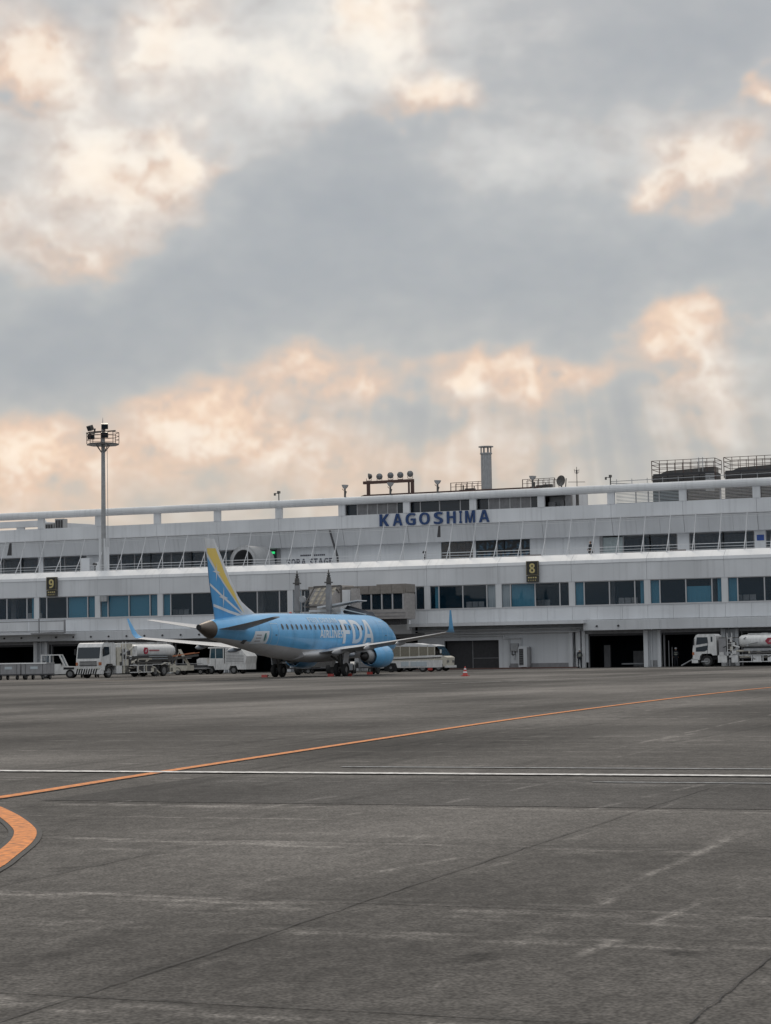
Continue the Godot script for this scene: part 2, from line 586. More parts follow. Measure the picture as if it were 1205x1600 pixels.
# ---------------------------------------------------------------- apron
func apron_texture() -> ImageTexture:
	# 54 m across (x) by 78 m deep (z), 2048 x 2048
	var W := 2048
	var f := FastNoiseLite.new()
	f.noise_type = FastNoiseLite.TYPE_SIMPLEX_SMOOTH
	var layers := []
	for q in [[5, 0.006, 4, 512, 512], [6, 0.02, 4, 256, 1024], [7, 0.02, 4, 1024, 256], [8, 0.03, 3, 2048, 2048]]:
		f.seed = q[0]
		f.frequency = q[1] * (512.0 / q[3] if q[3] < 2048 else 4.0)
		f.fractal_octaves = q[2]
		var im: Image = f.get_seamless_image(q[3], q[4])
		im.convert(Image.FORMAT_L8)
		if q[3] != W or q[4] != W:
			im.resize(W, W, Image.INTERPOLATE_BILINEAR)
		layers.append(im.get_data())
	var d := PackedByteArray()
	d.resize(W * W)
	var l0: PackedByteArray = layers[0]
	var l1: PackedByteArray = layers[1]
	var l2: PackedByteArray = layers[2]
	var l3: PackedByteArray = layers[3]
	for i in W * W:
		var s := 168.0 + (l0[i] - 128) * 0.50 + (l1[i] - 128) * 0.10 + (l2[i] - 128) * 0.22 + (l3[i] - 128) * 0.20
		d[i] = int(clampf(s, 40, 250))
	var rng := RandomNumberGenerator.new()
	rng.seed = 77
	# a streak from a to b (metres), as wide as w texels, lighter or darker by k
	var streak := func(a: Vector2, b: Vector2, w: float, k: float, broken: float) -> void:
		var pa := Vector2((a.x + 44.0) / 54.0, (a.y - 100.0) / 78.0) * W
		var pb := Vector2((b.x + 44.0) / 54.0, (b.y - 100.0) / 78.0) * W
		var steps := int(pa.distance_to(pb)) + 1
		var side := (pb - pa).orthogonal().normalized()
		var ph := rng.randf() * 900.0
		for s in steps:
			var t := float(s) / steps
			var g := n_fine.get_noise_2d(ph + s * 0.05, 0.0)
			var on := clampf((g + broken) * 2.5, 0, 1) * minf(1.0, minf(t, 1.0 - t) * 10.0)
			if on <= 0.0:
				continue
			var c := pa.lerp(pb, t) + side * n_warp.get_noise_2d(ph + s * 0.08, 9.0) * w * 0.6
			var hw := int(ceil(w))
			for u in range(-hw, hw + 1):
				var fall := clampf(1.0 - absf(u) / (w + 0.5), 0, 1)
				var px := posmod(int(c.x + side.x * u), W)
				var py := posmod(int(c.y + side.y * u), W)
				var spk := 0.5 + 0.5 * rng.randf()
				var j := py * W + px
				d[j] = int(clampf(d[j] + k * on * fall * spk, 20, 255))
	# worn seams along both paving directions
	for k in 24:
		var z := 161.0 - 3.66 * (k - 4)
		for r in 3:
			streak.call(Vector2(-44, z + 0.10 + r * 0.09), Vector2(10, z + 0.12 + r * 0.09), 1.6, 80.0, 0.05)
		streak.call(Vector2(-44, z), Vector2(10, z), 1.0, -26.0, 0.45)
	for k in 20:
		var x := -4.65 + 2.8 * (k - 14)
		streak.call(Vector2(x + 0.12, 100), Vector2(x + 0.12, 178), 1.4, 60.0, 0.0)
	# scuffs and scraped patches
	for k in 420:
		var p := Vector2(rng.randf_range(-42, 8), rng.randf_range(101, 177))
		var along := rng.randf() < 0.6
		var ln := rng.randf_range(0.5, 6.0)
		var dir := Vector2(1, rng.randf_range(-0.05, 0.05)) if along else Vector2(rng.randf_range(-0.14, 0.06), 1)
		streak.call(p, p + dir * ln, rng.randf_range(0.8, 2.6), rng.randf_range(40.0, 110.0), rng.randf_range(-0.1, 0.3))
	for k in 110:
		var p := Vector2(rng.randf_range(-42, 8), rng.randf_range(101, 177))
		streak.call(p, p + Vector2(rng.randf_range(-0.2, 0.1), 1) * rng.randf_range(4, 20), rng.randf_range(2.0, 7.0), rng.randf_range(-40.0, -15.0), 0.4)
	for k in 70:
		var p := Vector2(rng.randf_range(-44, 10), rng.randf_range(100, 158))
		streak.call(p, p + Vector2(rng.randf_range(6, 26), rng.randf_range(-0.3, 0.3)), rng.randf_range(2.0, 5.0), rng.randf_range(40.0, 85.0), rng.randf_range(-0.05, 0.2))
	for k in 46:
		var p := Vector2(rng.randf_range(-44, 10), rng.randf_range(100, 160))
		streak.call(p, p + Vector2(rng.randf_range(-0.08, 0.02), -1) * rng.randf_range(12, 40), rng.randf_range(1.5, 4.0), rng.randf_range(40.0, 80.0), rng.randf_range(0.0, 0.3))
	# tyre marks that follow the painted lead-in line, and drips
	for r in 6:
		var off := [-1.3, -0.95, 0.9, 1.25, -2.2, 2.4][r] as float
		var pth := [Vector2(-12.0, 178), Vector2(-12.2, 160), Vector2(-12.9, 150), Vector2(-13.6, 138), Vector2(-14.1, 124), Vector2(-14.2, 108)]
		for i in 5:
			streak.call(pth[i] + Vector2(off, 0), pth[i + 1] + Vector2(off, 0), 4.0, -38.0, 0.3)
	for k in 60:
		var p := Vector2(rng.randf_range(-20, 2), rng.randf_range(140, 177))
		streak.call(p, p + Vector2(rng.randf_range(-0.25, 0.25), rng.randf_range(-0.25, 0.25)), rng.randf_range(3.0, 8.0), rng.randf_range(-50.0, -20.0), 0.8)
	# strips scraped bare beside the nearer seams
	for q in [[-7.4, 168.3, -5.4, 22.0], [-11.2, 161.2, -8.0, 18.0], [-8.9, 164.8, -5.9, 26.0], [-4.4, 164.9, -3.2, 20.0], [-6.2, 168.6, -2.2, 14.0], [-6.0, 157.6, -3.5, 16.0], [-8.6, 163.9, -5.0, 10.0]]:
		for r in 5:
			streak.call(Vector2(q[0], q[1] + r * 0.07), Vector2(q[2], q[1] + r * 0.07 + 0.05), 2.0, q[3] * 3.0, 0.08)
	for q in [[-5.35, 167.4, -4.95, 165.6], [-3.3, 166.9, -3.25, 163.2], [-2.2, 166.4, -2.0, 164.4], [-3.2, 168.2, -3.15, 167.4], [-5.2, 161.4, -4.8, 156.6], [-6.9, 160.8, -6.6, 155.8], [-3.0, 160.5, -2.9, 152.0], [-5.0, 150.0, -5.3, 130.0], [-8.0, 150.0, -8.6, 120.0]]:
		streak.call(Vector2(q[0], q[1]), Vector2(q[2], q[3]), 1.8, 120.0, 0.25)
	return ImageTexture.create_from_image(Image.create_from_data(W, W, false, Image.FORMAT_L8, d))

func grain_textures() -> Array:
	var W := 1024
	var f := FastNoiseLite.new()
	f.seed = 91
	f.noise_type = FastNoiseLite.TYPE_CELLULAR
	f.cellular_return_type = FastNoiseLite.RETURN_DISTANCE
	f.frequency = 0.085
	f.fractal_type = FastNoiseLite.FRACTAL_NONE
	var a := f.get_seamless_image(W, W)
	f.noise_type = FastNoiseLite.TYPE_SIMPLEX_SMOOTH
	f.fractal_type = FastNoiseLite.FRACTAL_FBM
	f.frequency = 0.03
	f.seed = 92
	var b := f.get_seamless_image(W, W)
	a.convert(Image.FORMAT_L8)
	b.convert(Image.FORMAT_L8)
	var da := a.get_data()
	var db := b.get_data()
	var col := PackedByteArray()
	col.resize(W * W)
	var hgt := PackedByteArray()
	hgt.resize(W * W)
	for i in W * W:
		var s := (255 - da[i]) * 0.6 + db[i] * 0.4
		hgt[i] = int(clampf(s, 0, 255))
		col[i] = int(clampf(200.0 + (db[i] - 128) * 0.36 - (da[i] - 110) * 0.38, 30, 255))
	return [ImageTexture.create_from_image(Image.create_from_data(W, W, false, Image.FORMAT_L8, col)), ImageTexture.create_from_image(Image.create_from_data(W, W, false, Image.FORMAT_L8, hgt))]

func sheet(poly: Array, y: float) -> ArrayMesh:
	var v := PackedVector3Array()
	var n := PackedVector3Array()
	var t1 := PackedVector2Array()
	var t2 := PackedVector2Array()
	var ix := PackedInt32Array()
	var ts := Geometry2D.triangulate_polygon(PackedVector2Array(poly))
	for p in poly:
		v.append(V(p.x, y, p.y))
		n.append(Vector3.UP)
		t1.append(p / 1.9)
		t2.append(Vector2((p.x + 44.0) / 54.0, (p.y - 100.0) / 78.0))
	for i in range(0, ts.size(), 3):
		var g := (v[ts[i + 2]] - v[ts[i]]).cross(v[ts[i + 1]] - v[ts[i]])
		if g.y < 0:
			ix.append_array([ts[i], ts[i + 2], ts[i + 1]])
		else:
			ix.append_array([ts[i], ts[i + 1], ts[i + 2]])
	var a := []
	a.resize(Mesh.ARRAY_MAX)
	a[Mesh.ARRAY_VERTEX] = v
	a[Mesh.ARRAY_NORMAL] = n
	a[Mesh.ARRAY_TEX_UV] = t1
	a[Mesh.ARRAY_TEX_UV2] = t2
	a[Mesh.ARRAY_INDEX] = ix
	var m := ArrayMesh.new()
	m.add_surface_from_arrays(Mesh.PRIMITIVE_TRIANGLES, a)
	return m

func ribbon(pts: Array, w: float, y: float, off := 0.0, wob := 0.0, seed_ := 0.0) -> MB:
	var m := MB.new()
	var l := []
	var r := []
	for i in pts.size():
		var d: Vector2 = (pts[mini(i + 1, pts.size() - 1)] - pts[maxi(i - 1, 0)]).normalized()
		var s := Vector2(-d.y, d.x)
		var c: Vector2 = pts[i] + s * (off + wob * n_fine.get_noise_2d(i * 0.7 + seed_, 3.0))
		var ww := w * (1.0 + (0.8 * n_fine.get_noise_2d(i * 0.9, 40.0 + seed_) if wob > 0.0 else 0.0))
		l.append(c + s * ww / 2)
		r.append(c - s * ww / 2)
	for i in pts.size() - 1:
		m.quad(V(l[i].x, y, l[i].y), V(r[i].x, y, r[i].y), V(r[i + 1].x, y, r[i + 1].y), V(l[i + 1].x, y, l[i + 1].y), Vector3.UP)
	return m

func smooth_line(ctrl: Array, step: float) -> Array:
	var c := Curve2D.new()
	c.bake_interval = step
	for i in ctrl.size():
		var p: Vector2 = ctrl[i]
		var t: Vector2 = (ctrl[mini(i + 1, ctrl.size() - 1)] - ctrl[maxi(i - 1, 0)]) / 6.0
		c.add_point(p, -t, t)
	return Array(c.get_baked_points())

func build_apron() -> void:
	var grains := grain_textures()
	var big := apron_texture()
	var asphalt := mat(lin(0.355, 0.332, 0.308), 0.9)
	asphalt.albedo_texture = grains[0]
	asphalt.detail_enabled = true
	asphalt.detail_albedo = big
	asphalt.detail_blend_mode = BaseMaterial3D.BLEND_MODE_MUL
	asphalt.detail_uv_layer = BaseMaterial3D.DETAIL_UV_2
	asphalt.heightmap_enabled = true
	asphalt.heightmap_texture = grains[1]
	asphalt.heightmap_scale = 0.22
	asphalt.metallic_specular = 0.35
	var g := put_mesh("apron_ground", sheet([Vector2(-1500, -1500), Vector2(1500, -1500), Vector2(1500, 600), Vector2(-1500, 600)], 0.0), asphalt)
	g.set_meta("kind", "structure")
	var newer := asphalt.duplicate()
	newer.albedo_color = lin(0.238, 0.225, 0.213)
	var edge := []
	for k in 60:
		edge.append(Vector2(-11.5 + k * 0.5, 160.85 + 0.04 * n_fine.get_noise_1d(k * 3.0)))
	for k in 60:
		edge.append(Vector2(18.0 - k * 0.5, 156.75 + 0.25 * n_fine.get_noise_1d(k * 2.0 + 400)))
	var patch := put_mesh("asphalt_strip", sheet(edge, 0.004), newer)
	patch.set_meta("kind", "structure")
	# seams between the paving lanes
	var crack := mat(lin(0.045, 0.043, 0.042), 0.9)
	var k := 0.0
	for z in [161.0, 164.9, 168.45, 171.95, 175.6]:
		var pts := []
		for i in 200:
			pts.append(Vector2(-30 + i * 0.2, z + 0.03 * n_warp.get_noise_2d(i * 0.05, z)))
		struct("paving_seam", ribbon(pts, 0.011, 0.009, 0.0, 0.025, k), crack)
		k += 50.0
	for q in [[-4.66, 158.0, 180.0], [-1.85, 166.5, 180.0], [-7.45, 165.9, 180.0]]:
		var pts := []
		for i in int((q[2] - q[1]) / 0.15):
			pts.append(Vector2(q[0] + 0.03 * n_warp.get_noise_2d(i * 0.05, q[0]), q[1] + i * 0.15))
		struct("paving_seam", ribbon(pts, 0.010, 0.0095, 0.0, 0.02, k), crack)
		k += 50.0
	# painted lines
	var wear := noise_tex(0.03, 15, 512, 512, 0.35, 1.0, 6, Color.WHITE, 0.45)
	var orange := worn(lin(0.90, 0.28, 0.035), 0.7, wear, V(0.6, 0.6, 0.6))
	var paint := worn(lin(0.88, 0.86, 0.84), 0.7, wear, V(0.4, 0.4, 0.4))
	var faint := worn(lin(0.36, 0.375, 0.39), 0.8, wear, V(0.4, 0.4, 0.4))
	var border := worn(lin(0.06, 0.058, 0.056), 0.85, speck, V(0.5, 0.5, 0.5))
	var lead := smooth_line([Vector2(-12.05, 166.0), Vector2(-12.19, 160.58), Vector2(-12.56, 156.18), Vector2(-13.27, 145.75), Vector2(-13.85, 136.0), Vector2(-14.17, 126.0), Vector2(-14.3, 112.0), Vector2(-13.9, 100.0), Vector2(-12.2, 85.0), Vector2(-8.8, 72.0), Vector2(-2.0, 60.0)], 0.6)
	struct("taxi_line_border", ribbon(lead, 0.24, 0.008), border)
	struct("taxi_line", ribbon(lead, 0.19, 0.012), orange)
	var bend := smooth_line([Vector2(-17.5, 157.2), Vector2(-14.6, 158.85), Vector2(-12.9, 160.25), Vector2(-11.53, 161.83), Vector2(-10.63, 162.91), Vector2(-9.85, 163.94), Vector2(-9.42, 164.59), Vector2(-8.98, 165.40), Vector2(-8.48, 166.48), Vector2(-8.14, 167.25), Vector2(-7.7, 168.5), Vector2(-7.2, 170.5), Vector2(-6.8, 173.0), Vector2(-6.6, 178.0)], 0.25)
	struct("taxi_line_border", ribbon(bend, 0.30, 0.008), border)
	struct("taxi_line", ribbon(bend, 0.20, 0.012), orange)
	struct("white_line", ribbon([Vector2(-90, 155.95), Vector2(-30, 155.95), Vector2(20, 155.95)], 0.27, 0.012 + 0.004), paint)
	struct("faded_line", ribbon([Vector2(-10.5, 154.55), Vector2(20, 154.55)], 0.13, 0.012), faint)
	struct("faded_line", ribbon([Vector2(-6.2, 157.25), Vector2(20, 157.25)], 0.10, 0.012), faint)
	var old := worn(lin(0.44, 0.43, 0.41), 0.85, wear, V(0.3, 0.3, 0.3))
	struct("faded_line", ribbon([Vector2(-34, 84.0), Vector2(-27, 58.0), Vector2(-22, 40.0)], 0.35, 0.012), old)
	struct("faded_line", ribbon([Vector2(-70, 78.0), Vector2(-30, 78.2)], 0.2, 0.012), old)
	struct("faded_line", ribbon([Vector2(-120, 45.0), Vector2(-75, 52.0), Vector2(-60, 60.0)], 0.3, 0.012), worn(lin(0.5, 0.36, 0.2), 0.85, wear, V(0.3, 0.3, 0.3)))

# ---------------------------------------------------------------- terminal
func cx(k: float) -> float:
	return -108.2 + 7.213 * k

func rx(k: float) -> float:
	return -107.04 + 7.208 * k

func window(b: Node3D, x0: float, x1: float, y0: float, y1: float, z: float, cuts: Array, fills: Array) -> void:
	var m := MB.new()
	m.span(x0, x1, y0, y0 + 0.07, z - 0.06, z + 0.05)
	m.span(x0, x1, y1 - 0.07, y1, z - 0.06, z + 0.05)
	for c in cuts:
		m.span(c - 0.05, c + 0.05, y0 + 0.07, y1 - 0.07, z - 0.06, z + 0.06)
	var w := put("window", m, FRAME, b)
	var edges := [x0] + cuts + [x1]
	for i in edges.size() - 1:
		var a: float = edges[i] + (0.05 if i > 0 else 0.0)
		var e: float = edges[i + 1] - (0.05 if i < edges.size() - 2 else 0.0)
		put("pane", MB.new().span(a, e, y0 + 0.07, y1 - 0.07, z - 0.012, z + 0.012), GLASS, w)
		if i < fills.size() and fills[i] != "":
			var q: String = fills[i]
			var l := a
			var r := e
			var top := y1 - 0.07
			if q.begins_with("half"):
				l = lerpf(a, e, 0.5)
			if q.begins_with("low"):
				top = lerpf(y0, y1, 0.68)
			var bm := MB.new()
			bm.span(l, r, y0 + 0.07, top, z - 0.22, z - 0.2)
			put("blind", bm, PALE_BLIND if q.ends_with("pale") else BLIND, w)

func build_terminal() -> void:
	var b := thing("terminal_building", "long white airport terminal of three bands with a roof deck and beam", "building")
	var k0 := -4
	var k1 := 14
	# ---- ground floor: dark garages behind pillars
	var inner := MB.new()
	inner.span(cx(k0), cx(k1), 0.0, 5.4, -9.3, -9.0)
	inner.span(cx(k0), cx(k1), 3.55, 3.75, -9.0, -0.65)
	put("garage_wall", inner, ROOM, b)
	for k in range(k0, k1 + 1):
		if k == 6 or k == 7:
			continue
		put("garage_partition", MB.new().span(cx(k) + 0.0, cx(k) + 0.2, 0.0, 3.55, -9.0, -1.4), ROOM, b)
	for k in range(k0, k1 + 1):
		if k == 6 or k == 7:
			continue
		var px := cx(k)
		put("pillar", MB.new().span(px - 0.55, px - 0.15, 0.0, 3.4, -0.75, -0.25), WHITE, b)
		put("pillar", MB.new().span(px + 0.75, px + 1.05, 0.0, 3.4, -0.75, -0.3), WHITE, b)
		put("pillar_panel", MB.new().span(px - 0.15, px + 0.75, 0.0, 3.4, -0.9, -0.6), SOFFIT, b)
		put("downpipe", MB.new().tube(V(px + 0.15, 0.0, -0.52), V(px + 0.15, 3.5, -0.52), 0.06, 0.06, 8, false), WHITE, b)
		put("jamb", MB.new().span(px + 1.2, px + 1.32, 0.0, 3.25, -1.1, -0.8), GREY, b)
		if k != 5:
			put("vent_grille", MB.new().span(px + 0.0, px + 0.62, 0.05, 0.62, -0.6, -0.57), GREY, b)
		# lintel, shutter box
		var xe := cx(k + 1) - 0.55
		put("lintel", MB.new().span(px + 1.05, xe, 3.15, 3.55, -0.85, -0.55), GREY, b)
		put("shutter_box", MB.new().span(px + 1.05, xe, 2.95, 3.15, -1.2, -0.8), DARK, b)
	# things dimly seen inside
	put("garage_shelf", MB.new().span(-48.6, -48.0, 0.0, 2.1, -4.4, -4.0), GREY, b)
	put("garage_shelf", MB.new().span(-46.2, -45.0, 0.0, 1.5, -6.4, -5.8), GREY, b)
	put("garage_step", MB.new().span(-46.6, -44.0, 0.25, 0.36, -3.2, -2.8), STEEL, b)
	put("door_frame", MB.new().bar(V(-41.7, 0.0, -1.3), V(-41.7, 2.4, -1.3), 0.06).bar(V(-41.4, 0.0, -1.3), V(-41.4, 1.8, -1.3), 0.05), STEEL, b)
	# bays 6 and 7: shuttered opening, white wall
	put("ground_wall", MB.new().span(-58.0, -49.2, 0.5, 4.46, -0.9, -0.6), PANEL, b)
	put("plinth", MB.new().span(-57.0, -50.3, 0.0, 0.5, -0.9, -0.595), GREY, b)
	put("ground_wall", MB.new().span(-58.0, -57.0, 0.0, 0.5, -0.9, -0.6), PANEL, b)
	put("ground_wall", MB.new().span(-66.2, -63.5, 0.0, 4.46, -0.9, -0.6), PANEL, b)
	put("lintel", MB.new().span(-63.5, -58.0, 2.75, 4.46, -0.9, -0.6), PANEL, b)
	var sh := put("shutter", MB.new().span(-63.5, -58.0, 0.0, 2.75, -1.5, -1.4), DARK, b)
	for i in 9:
		put("shutter_slat", MB.new().span(-63.45, -58.05, 0.1 + i * 0.29, 0.36 + i * 0.29, -1.4, -1.385), DARK, sh)
	put("shutter_rail", MB.new().span(-60.9, -60.82, 0.05, 2.7, -1.385, -1.35).span(-60.8, -58.1, 1.02, 1.08, -1.38, -1.36), GREY, b)
	put("side_post", MB.new().span(-50.3, -49.9, 0.0, 3.6, -0.7, -0.3), WHITE, b)
	put("side_post", MB.new().span(-51.0, -50.8, 0.0, 3.6, -0.6, -0.42), WHITE, b)
	put("pipe", MB.new().tube(V(-62.9, 3.42, -0.1), V(-49.9, 3.42, -0.1), 0.07, 0.07, 8).tube(V(-66, 3.2, -0.2), V(-57.4, 3.2, -0.2), 0.05, 0.05, 8).tube(V(-57.4, 3.2, -0.3), V(-57.4, 2.85, -0.3), 0.06).tube(V(-57.4, 2.9, -0.3), V(-55.6, 2.9, -0.3), 0.05), PANEL, b)
	put("pipe", MB.new().tube(V(-56.9, 0.3, -0.5), V(-56.9, 2.9, -0.5), 0.05).tube(V(-55.7, 0.5, -0.52), V(-55.7, 2.85, -0.52), 0.06).tube(V(-56.4, 1.3, -0.5), V(-56.4, 0.9, -0.5), 0.05), SOFFIT, b)
	put("kerb", MB.new().span(-66, -50, 0.0, 0.12, -0.6, 0.6), mat(lin(0.13, 0.075, 0.065), 0.8), b)
	# ---- canopy fascia, two runs, with the lamps along its soffit
	for run in [[cx(k0), -66.2], [-49.2, cx(k1)]]:
		var step := 7.213
		var x: float = run[0]
		while x < run[1] - 0.2:
			var e: float = minf(x + step, run[1])
			if run[1] - e < 1.5:
				e = run[1]
			put("canopy_panel", MB.new().prism([Vector2(0.98, 3.55), Vector2(1.06, 4.38), Vector2(0.3, 4.42), Vector2(0.0, 4.42), Vector2(0.0, 3.55)], x, e - 0.012, 0), PANEL, b)
			x = e
		put("canopy_soffit", MB.new().span(run[0], run[1], 3.47, 3.545, -0.6, 1.0), SOFFIT, b)
	for i in 45:
		var x := cx(k0) + 1.0 + i * 2.05
		if x > -66.6 and x < -48.9:
			continue
		if x < cx(k1):
			put("soffit_lamp", MB.new().lathe(V(x, 3.86, 1.02), V(0, -0.2, 1).normalized(), [[0.0, 0.12], [0.09, 0.1], [0.1, 0.0]], 8), DARK, b)
	put("low_canopy", MB.new().span(-66.1, -48.9, 4.12, 4.42, -0.2, 2.0), PANEL, b)
	put("canopy_end", MB.new().span(-66.3, -66.1, 3.85, 4.8, 1.6, 2.05), WHITE, b)
	put("canopy_soffit", MB.new().span(-66.2, -49.2, 3.7, 3.78, -0.6, 0.3), SOFFIT, b)
	# ---- sill wall, first-floor windows, fascia, sloped band
	for k in range(k0, k1):
		for h in 3:
			var a := cx(k) + h * 7.213 / 3.0
			put("sill_panel", MB.new().span(a, a + 7.213 / 3.0 - 0.018, 4.46, 5.74, -0.3, 0.0), PANEL, b)
		put("window_sill", MB.new().span(cx(k), cx(k + 1), 5.74, 5.80, -0.3, 0.05), FRAME, b)
		put("fascia_panel", MB.new().span(cx(k), cx(k + 1) - 0.022, 8.08, 9.74, -0.3, 0.06), PANEL, b)
		put("parapet_panel", MB.new().prism([Vector2(0.11, 9.745), Vector2(0.0, 10.05), Vector2(-0.95, 10.62), Vector2(-1.2, 10.68), Vector2(-1.3, 10.2), Vector2(-0.3, 9.745)], cx(k), cx(k + 1) - 0.025, 0), WHITE, b)
	for k in range(k0, k1 + 1):
		put("column", MB.new().span(cx(k) - 0.3, cx(k) + 0.3, 5.8, 8.08, -0.25, 0.03), WHITE, b)
	var fills := {-4: ["", "", "", ""], -3: ["b", "", "", "b"], -2: ["", "b", "", ""], -1: ["", "", "", "half"], 0: ["", "", "b", "b"], 1: ["b", "b", "b", "b"], 2: ["b", "", "", "b"], 3: ["b", "", "", ""], 4: ["b", "", "", "b"], 5: ["b", "", "", ""], 6: ["half", "", "", "pale"], 7: ["pale", "b", "", ""], 8: ["b", "", "", "half"], 9: ["b", "", "low", "half"], 10: ["b", "", "", "b"], 11: ["b", "", "", "b"], 12: ["", "b", "", ""], 13: ["b", "", "", ""]}
	for k in range(k0, k1):
		window(b, cx(k) + 0.3, cx(k + 1) - 0.3, 5.8, 8.08, -0.1, [cx(k) + 1.17, cx(k) + 3.6, cx(k) + 6.02], fills[k])
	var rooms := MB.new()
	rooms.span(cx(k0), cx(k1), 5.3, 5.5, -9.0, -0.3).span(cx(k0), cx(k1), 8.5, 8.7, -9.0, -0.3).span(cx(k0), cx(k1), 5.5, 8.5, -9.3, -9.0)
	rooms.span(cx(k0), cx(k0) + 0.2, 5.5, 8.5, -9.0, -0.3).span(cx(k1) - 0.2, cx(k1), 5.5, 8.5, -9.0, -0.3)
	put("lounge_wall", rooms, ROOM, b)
	for x in [-113.5, -96.0, -84.5, -72.0, -59.5, -47.9, -38.2]:
		put("lounge_pillar", MB.new().span(x, x + 0.6, 5.5, 8.5, -4.2, -3.6), GREY, b)
	for x in [-110.5, -93.3, -61.6, -55.0, -46.5, -35.4]:
		for j in 3:
			put("lounge_seat", MB.new().span(x + j * 0.62, x + j * 0.62 + 0.55, 5.9, 6.0, -2.4, -1.9).span(x + j * 0.62, x + j * 0.62 + 0.55, 6.0, 6.5, -1.95, -1.88).span(x + j * 0.62 + 0.2, x + j * 0.62 + 0.3, 5.5, 5.9, -2.2, -2.1), STEEL, b)
	# ---- deck
	put("deck_floor", MB.new().span(cx(k0), cx(k1), 10.0, 10.2, -12.8, -0.35), SOFFIT, b)
	# back wall of the deck in segments: from, to, kind
	var segs := [[-137, -117.5, "d"], [-117.5, -115.5, "d"], [-115.5, -114.8, "w"], [-114.8, -109.4, "d"], [-109.4, -107.4, "w"], [-107.4, -101.4, "d"], [-101.4, -96.4, "d"], [-96.4, -91.6, "g"], [-91.6, -86.3, "d"], [-86.3, -85.9, "k"], [-85.9, -80.3, "w"], [-80.3, -74.0, "w"], [-74.0, -67.8, "w"], [-67.8, -64.3, "c"], [-64.3, -64.05, "w"], [-64.05, -61.0, "p"], [-61.0, -58.3, "p"], [-58.3, -54.8, "w"], [-54.8, -51.0, "w"], [-51.0, -50.7, "k"], [-50.7, -48.6, "s"], [-48.6, -45.9, "d"], [-45.9, -43.2, "d"], [-43.2, -41.9, "w"], [-41.9, -38.6, "d"], [-38.6, -35.6, "d"], [-35.6, -34.4, "w"], [-34.4, -28.0, "d"], [-28.0, -21.0, "w"], [-21.0, -7.3, "d"]]
	var curtain := worn(lin(0.105, 0.075, 0.055), 0.9, speck, V(3.0, 0.1, 3.0))
	var mural := worn(lin(0.10, 0.17, 0.25), 0.3, noise_tex(0.012, 44, 256, 256, 0.05, 1.0, 3, Color(0.75, 0.95, 1.0), 1.6), V(0.5, 0.5, 0.5))
	var film := worn(lin(0.36, 0.42, 0.43), 0.4, speck, V(0.3, 0.3, 0.3))
	for s in segs:
		var a: float = s[0]
		var e: float = s[1]
		match s[2]:
			"w":
				put("deck_wall", MB.new().span(a, e - 0.02, 10.2, 13.0, -12.7, -12.5), PANEL, b)
			"k":
				put("deck_pier", MB.new().span(a, e, 10.2, 13.0, -12.6, -12.4), GREY, b)
			"s":
				put("deck_screen", MB.new().span(a, e, 10.2, 12.85, -12.6, -12.55), film, b)
			"c":
				for j in 4:
					put("curtain_panel", MB.new().span(a + j * (e - a) / 4 + 0.03, a + (j + 1) * (e - a) / 4 - 0.03, 10.2, 12.9, -12.7, -12.6), curtain, b)
				put("deck_glazing", MB.new().span(a, e, 10.2, 12.95, -12.5, -12.48), GLASS, b)
			"p":
				put("mural_panel", MB.new().span(a + 0.04, e - 0.04, 10.25, 12.95, -12.6, -12.5), mural, b)
			_:
				var n := maxi(1, int(round((e - a) / 2.4)))
				var fr := MB.new()
				for j in n + 1:
					var x: float = lerpf(a, e, float(j) / n)
					fr.span(x - 0.05, x + 0.05, 10.2, 12.9, -12.62, -12.5)
				fr.span(a - 0.05, e + 0.05, 12.9, 12.97, -12.61, -12.51)
				var w := put("deck_window", fr, FRAME if s[2] == "g" else GREY, b)
				for j in n:
					put("pane", MB.new().span(lerpf(a, e, float(j) / n) + 0.05, lerpf(a, e, float(j + 1) / n) - 0.05, 10.25, 12.9, -12.575, -12.555), GLASS, w)
	var back := MB.new()
	back.span(cx(k0), cx(k1), 10.0, 13.2, -18.2, -18.0).span(cx(k0), cx(k1), 13.0, 13.2, -18.0, -12.6)
	put("hall_wall", back, GREY, b)
	put("hall_bench", MB.new().span(-106.5, -105.0, 10.2, 11.9, -13.6, -13.3).span(-48.0, -46.0, 10.2, 11.5, -15.0, -14.0).span(-40.8, -39.4, 10.2, 11.4, -14.6, -14.0), GREY, b)
	# sloped soffit and upper wall per bay
	for k in range(k0, k1):
		var a := rx(k)
		var e := rx(k + 1) - 0.022
		for h in 3:
			var a2 := lerpf(a, e, h / 3.0)
			var e2 := lerpf(a, e, (h + 1) / 3.0) - 0.012
			put("soffit_panel", MB.new().prism([Vector2(-11.7, 12.98), Vector2(-11.16, 14.68), Vector2(-11.3, 14.8), Vector2(-12.72, 13.1), Vector2(-12.72, 12.98)], a2, e2, 0), SOFFIT, b)
		put("upper_wall", MB.new().span(a, e, 14.72, 16.05, -11.3, -11.0), PANEL, b)
		put("upper_wall_lip", MB.new().span(a, e, 14.66, 14.72, -11.3, -10.97), GREY, b)
	put("roof", MB.new().span(rx(k0), rx(k1), 15.5, 15.7, -34.0, -11.3), GREY, b)
	put("rear_wall", MB.new().span(rx(k0), rx(k1), 0.0, 15.7, -34.3, -34.0), PANEL, b)
	put("end_wall", MB.new().span(rx(k1) - 1.2, rx(k1) - 0.9, 0.0, 15.5, -34.0, -13.0), PANEL, b)
	put("end_wall", MB.new().span(rx(k0) + 0.9, rx(k0) + 1.2, 0.0, 15.5, -34.0, -13.0), PANEL, b)
	# posts and the big rounded beam
	for k in range(k0, k1 + 1):
		put("roof_post", MB.new().span(rx(k) - 0.36, rx(k) + 0.36, 16.05, 17.2, -11.35, -10.95), PANEL, b)
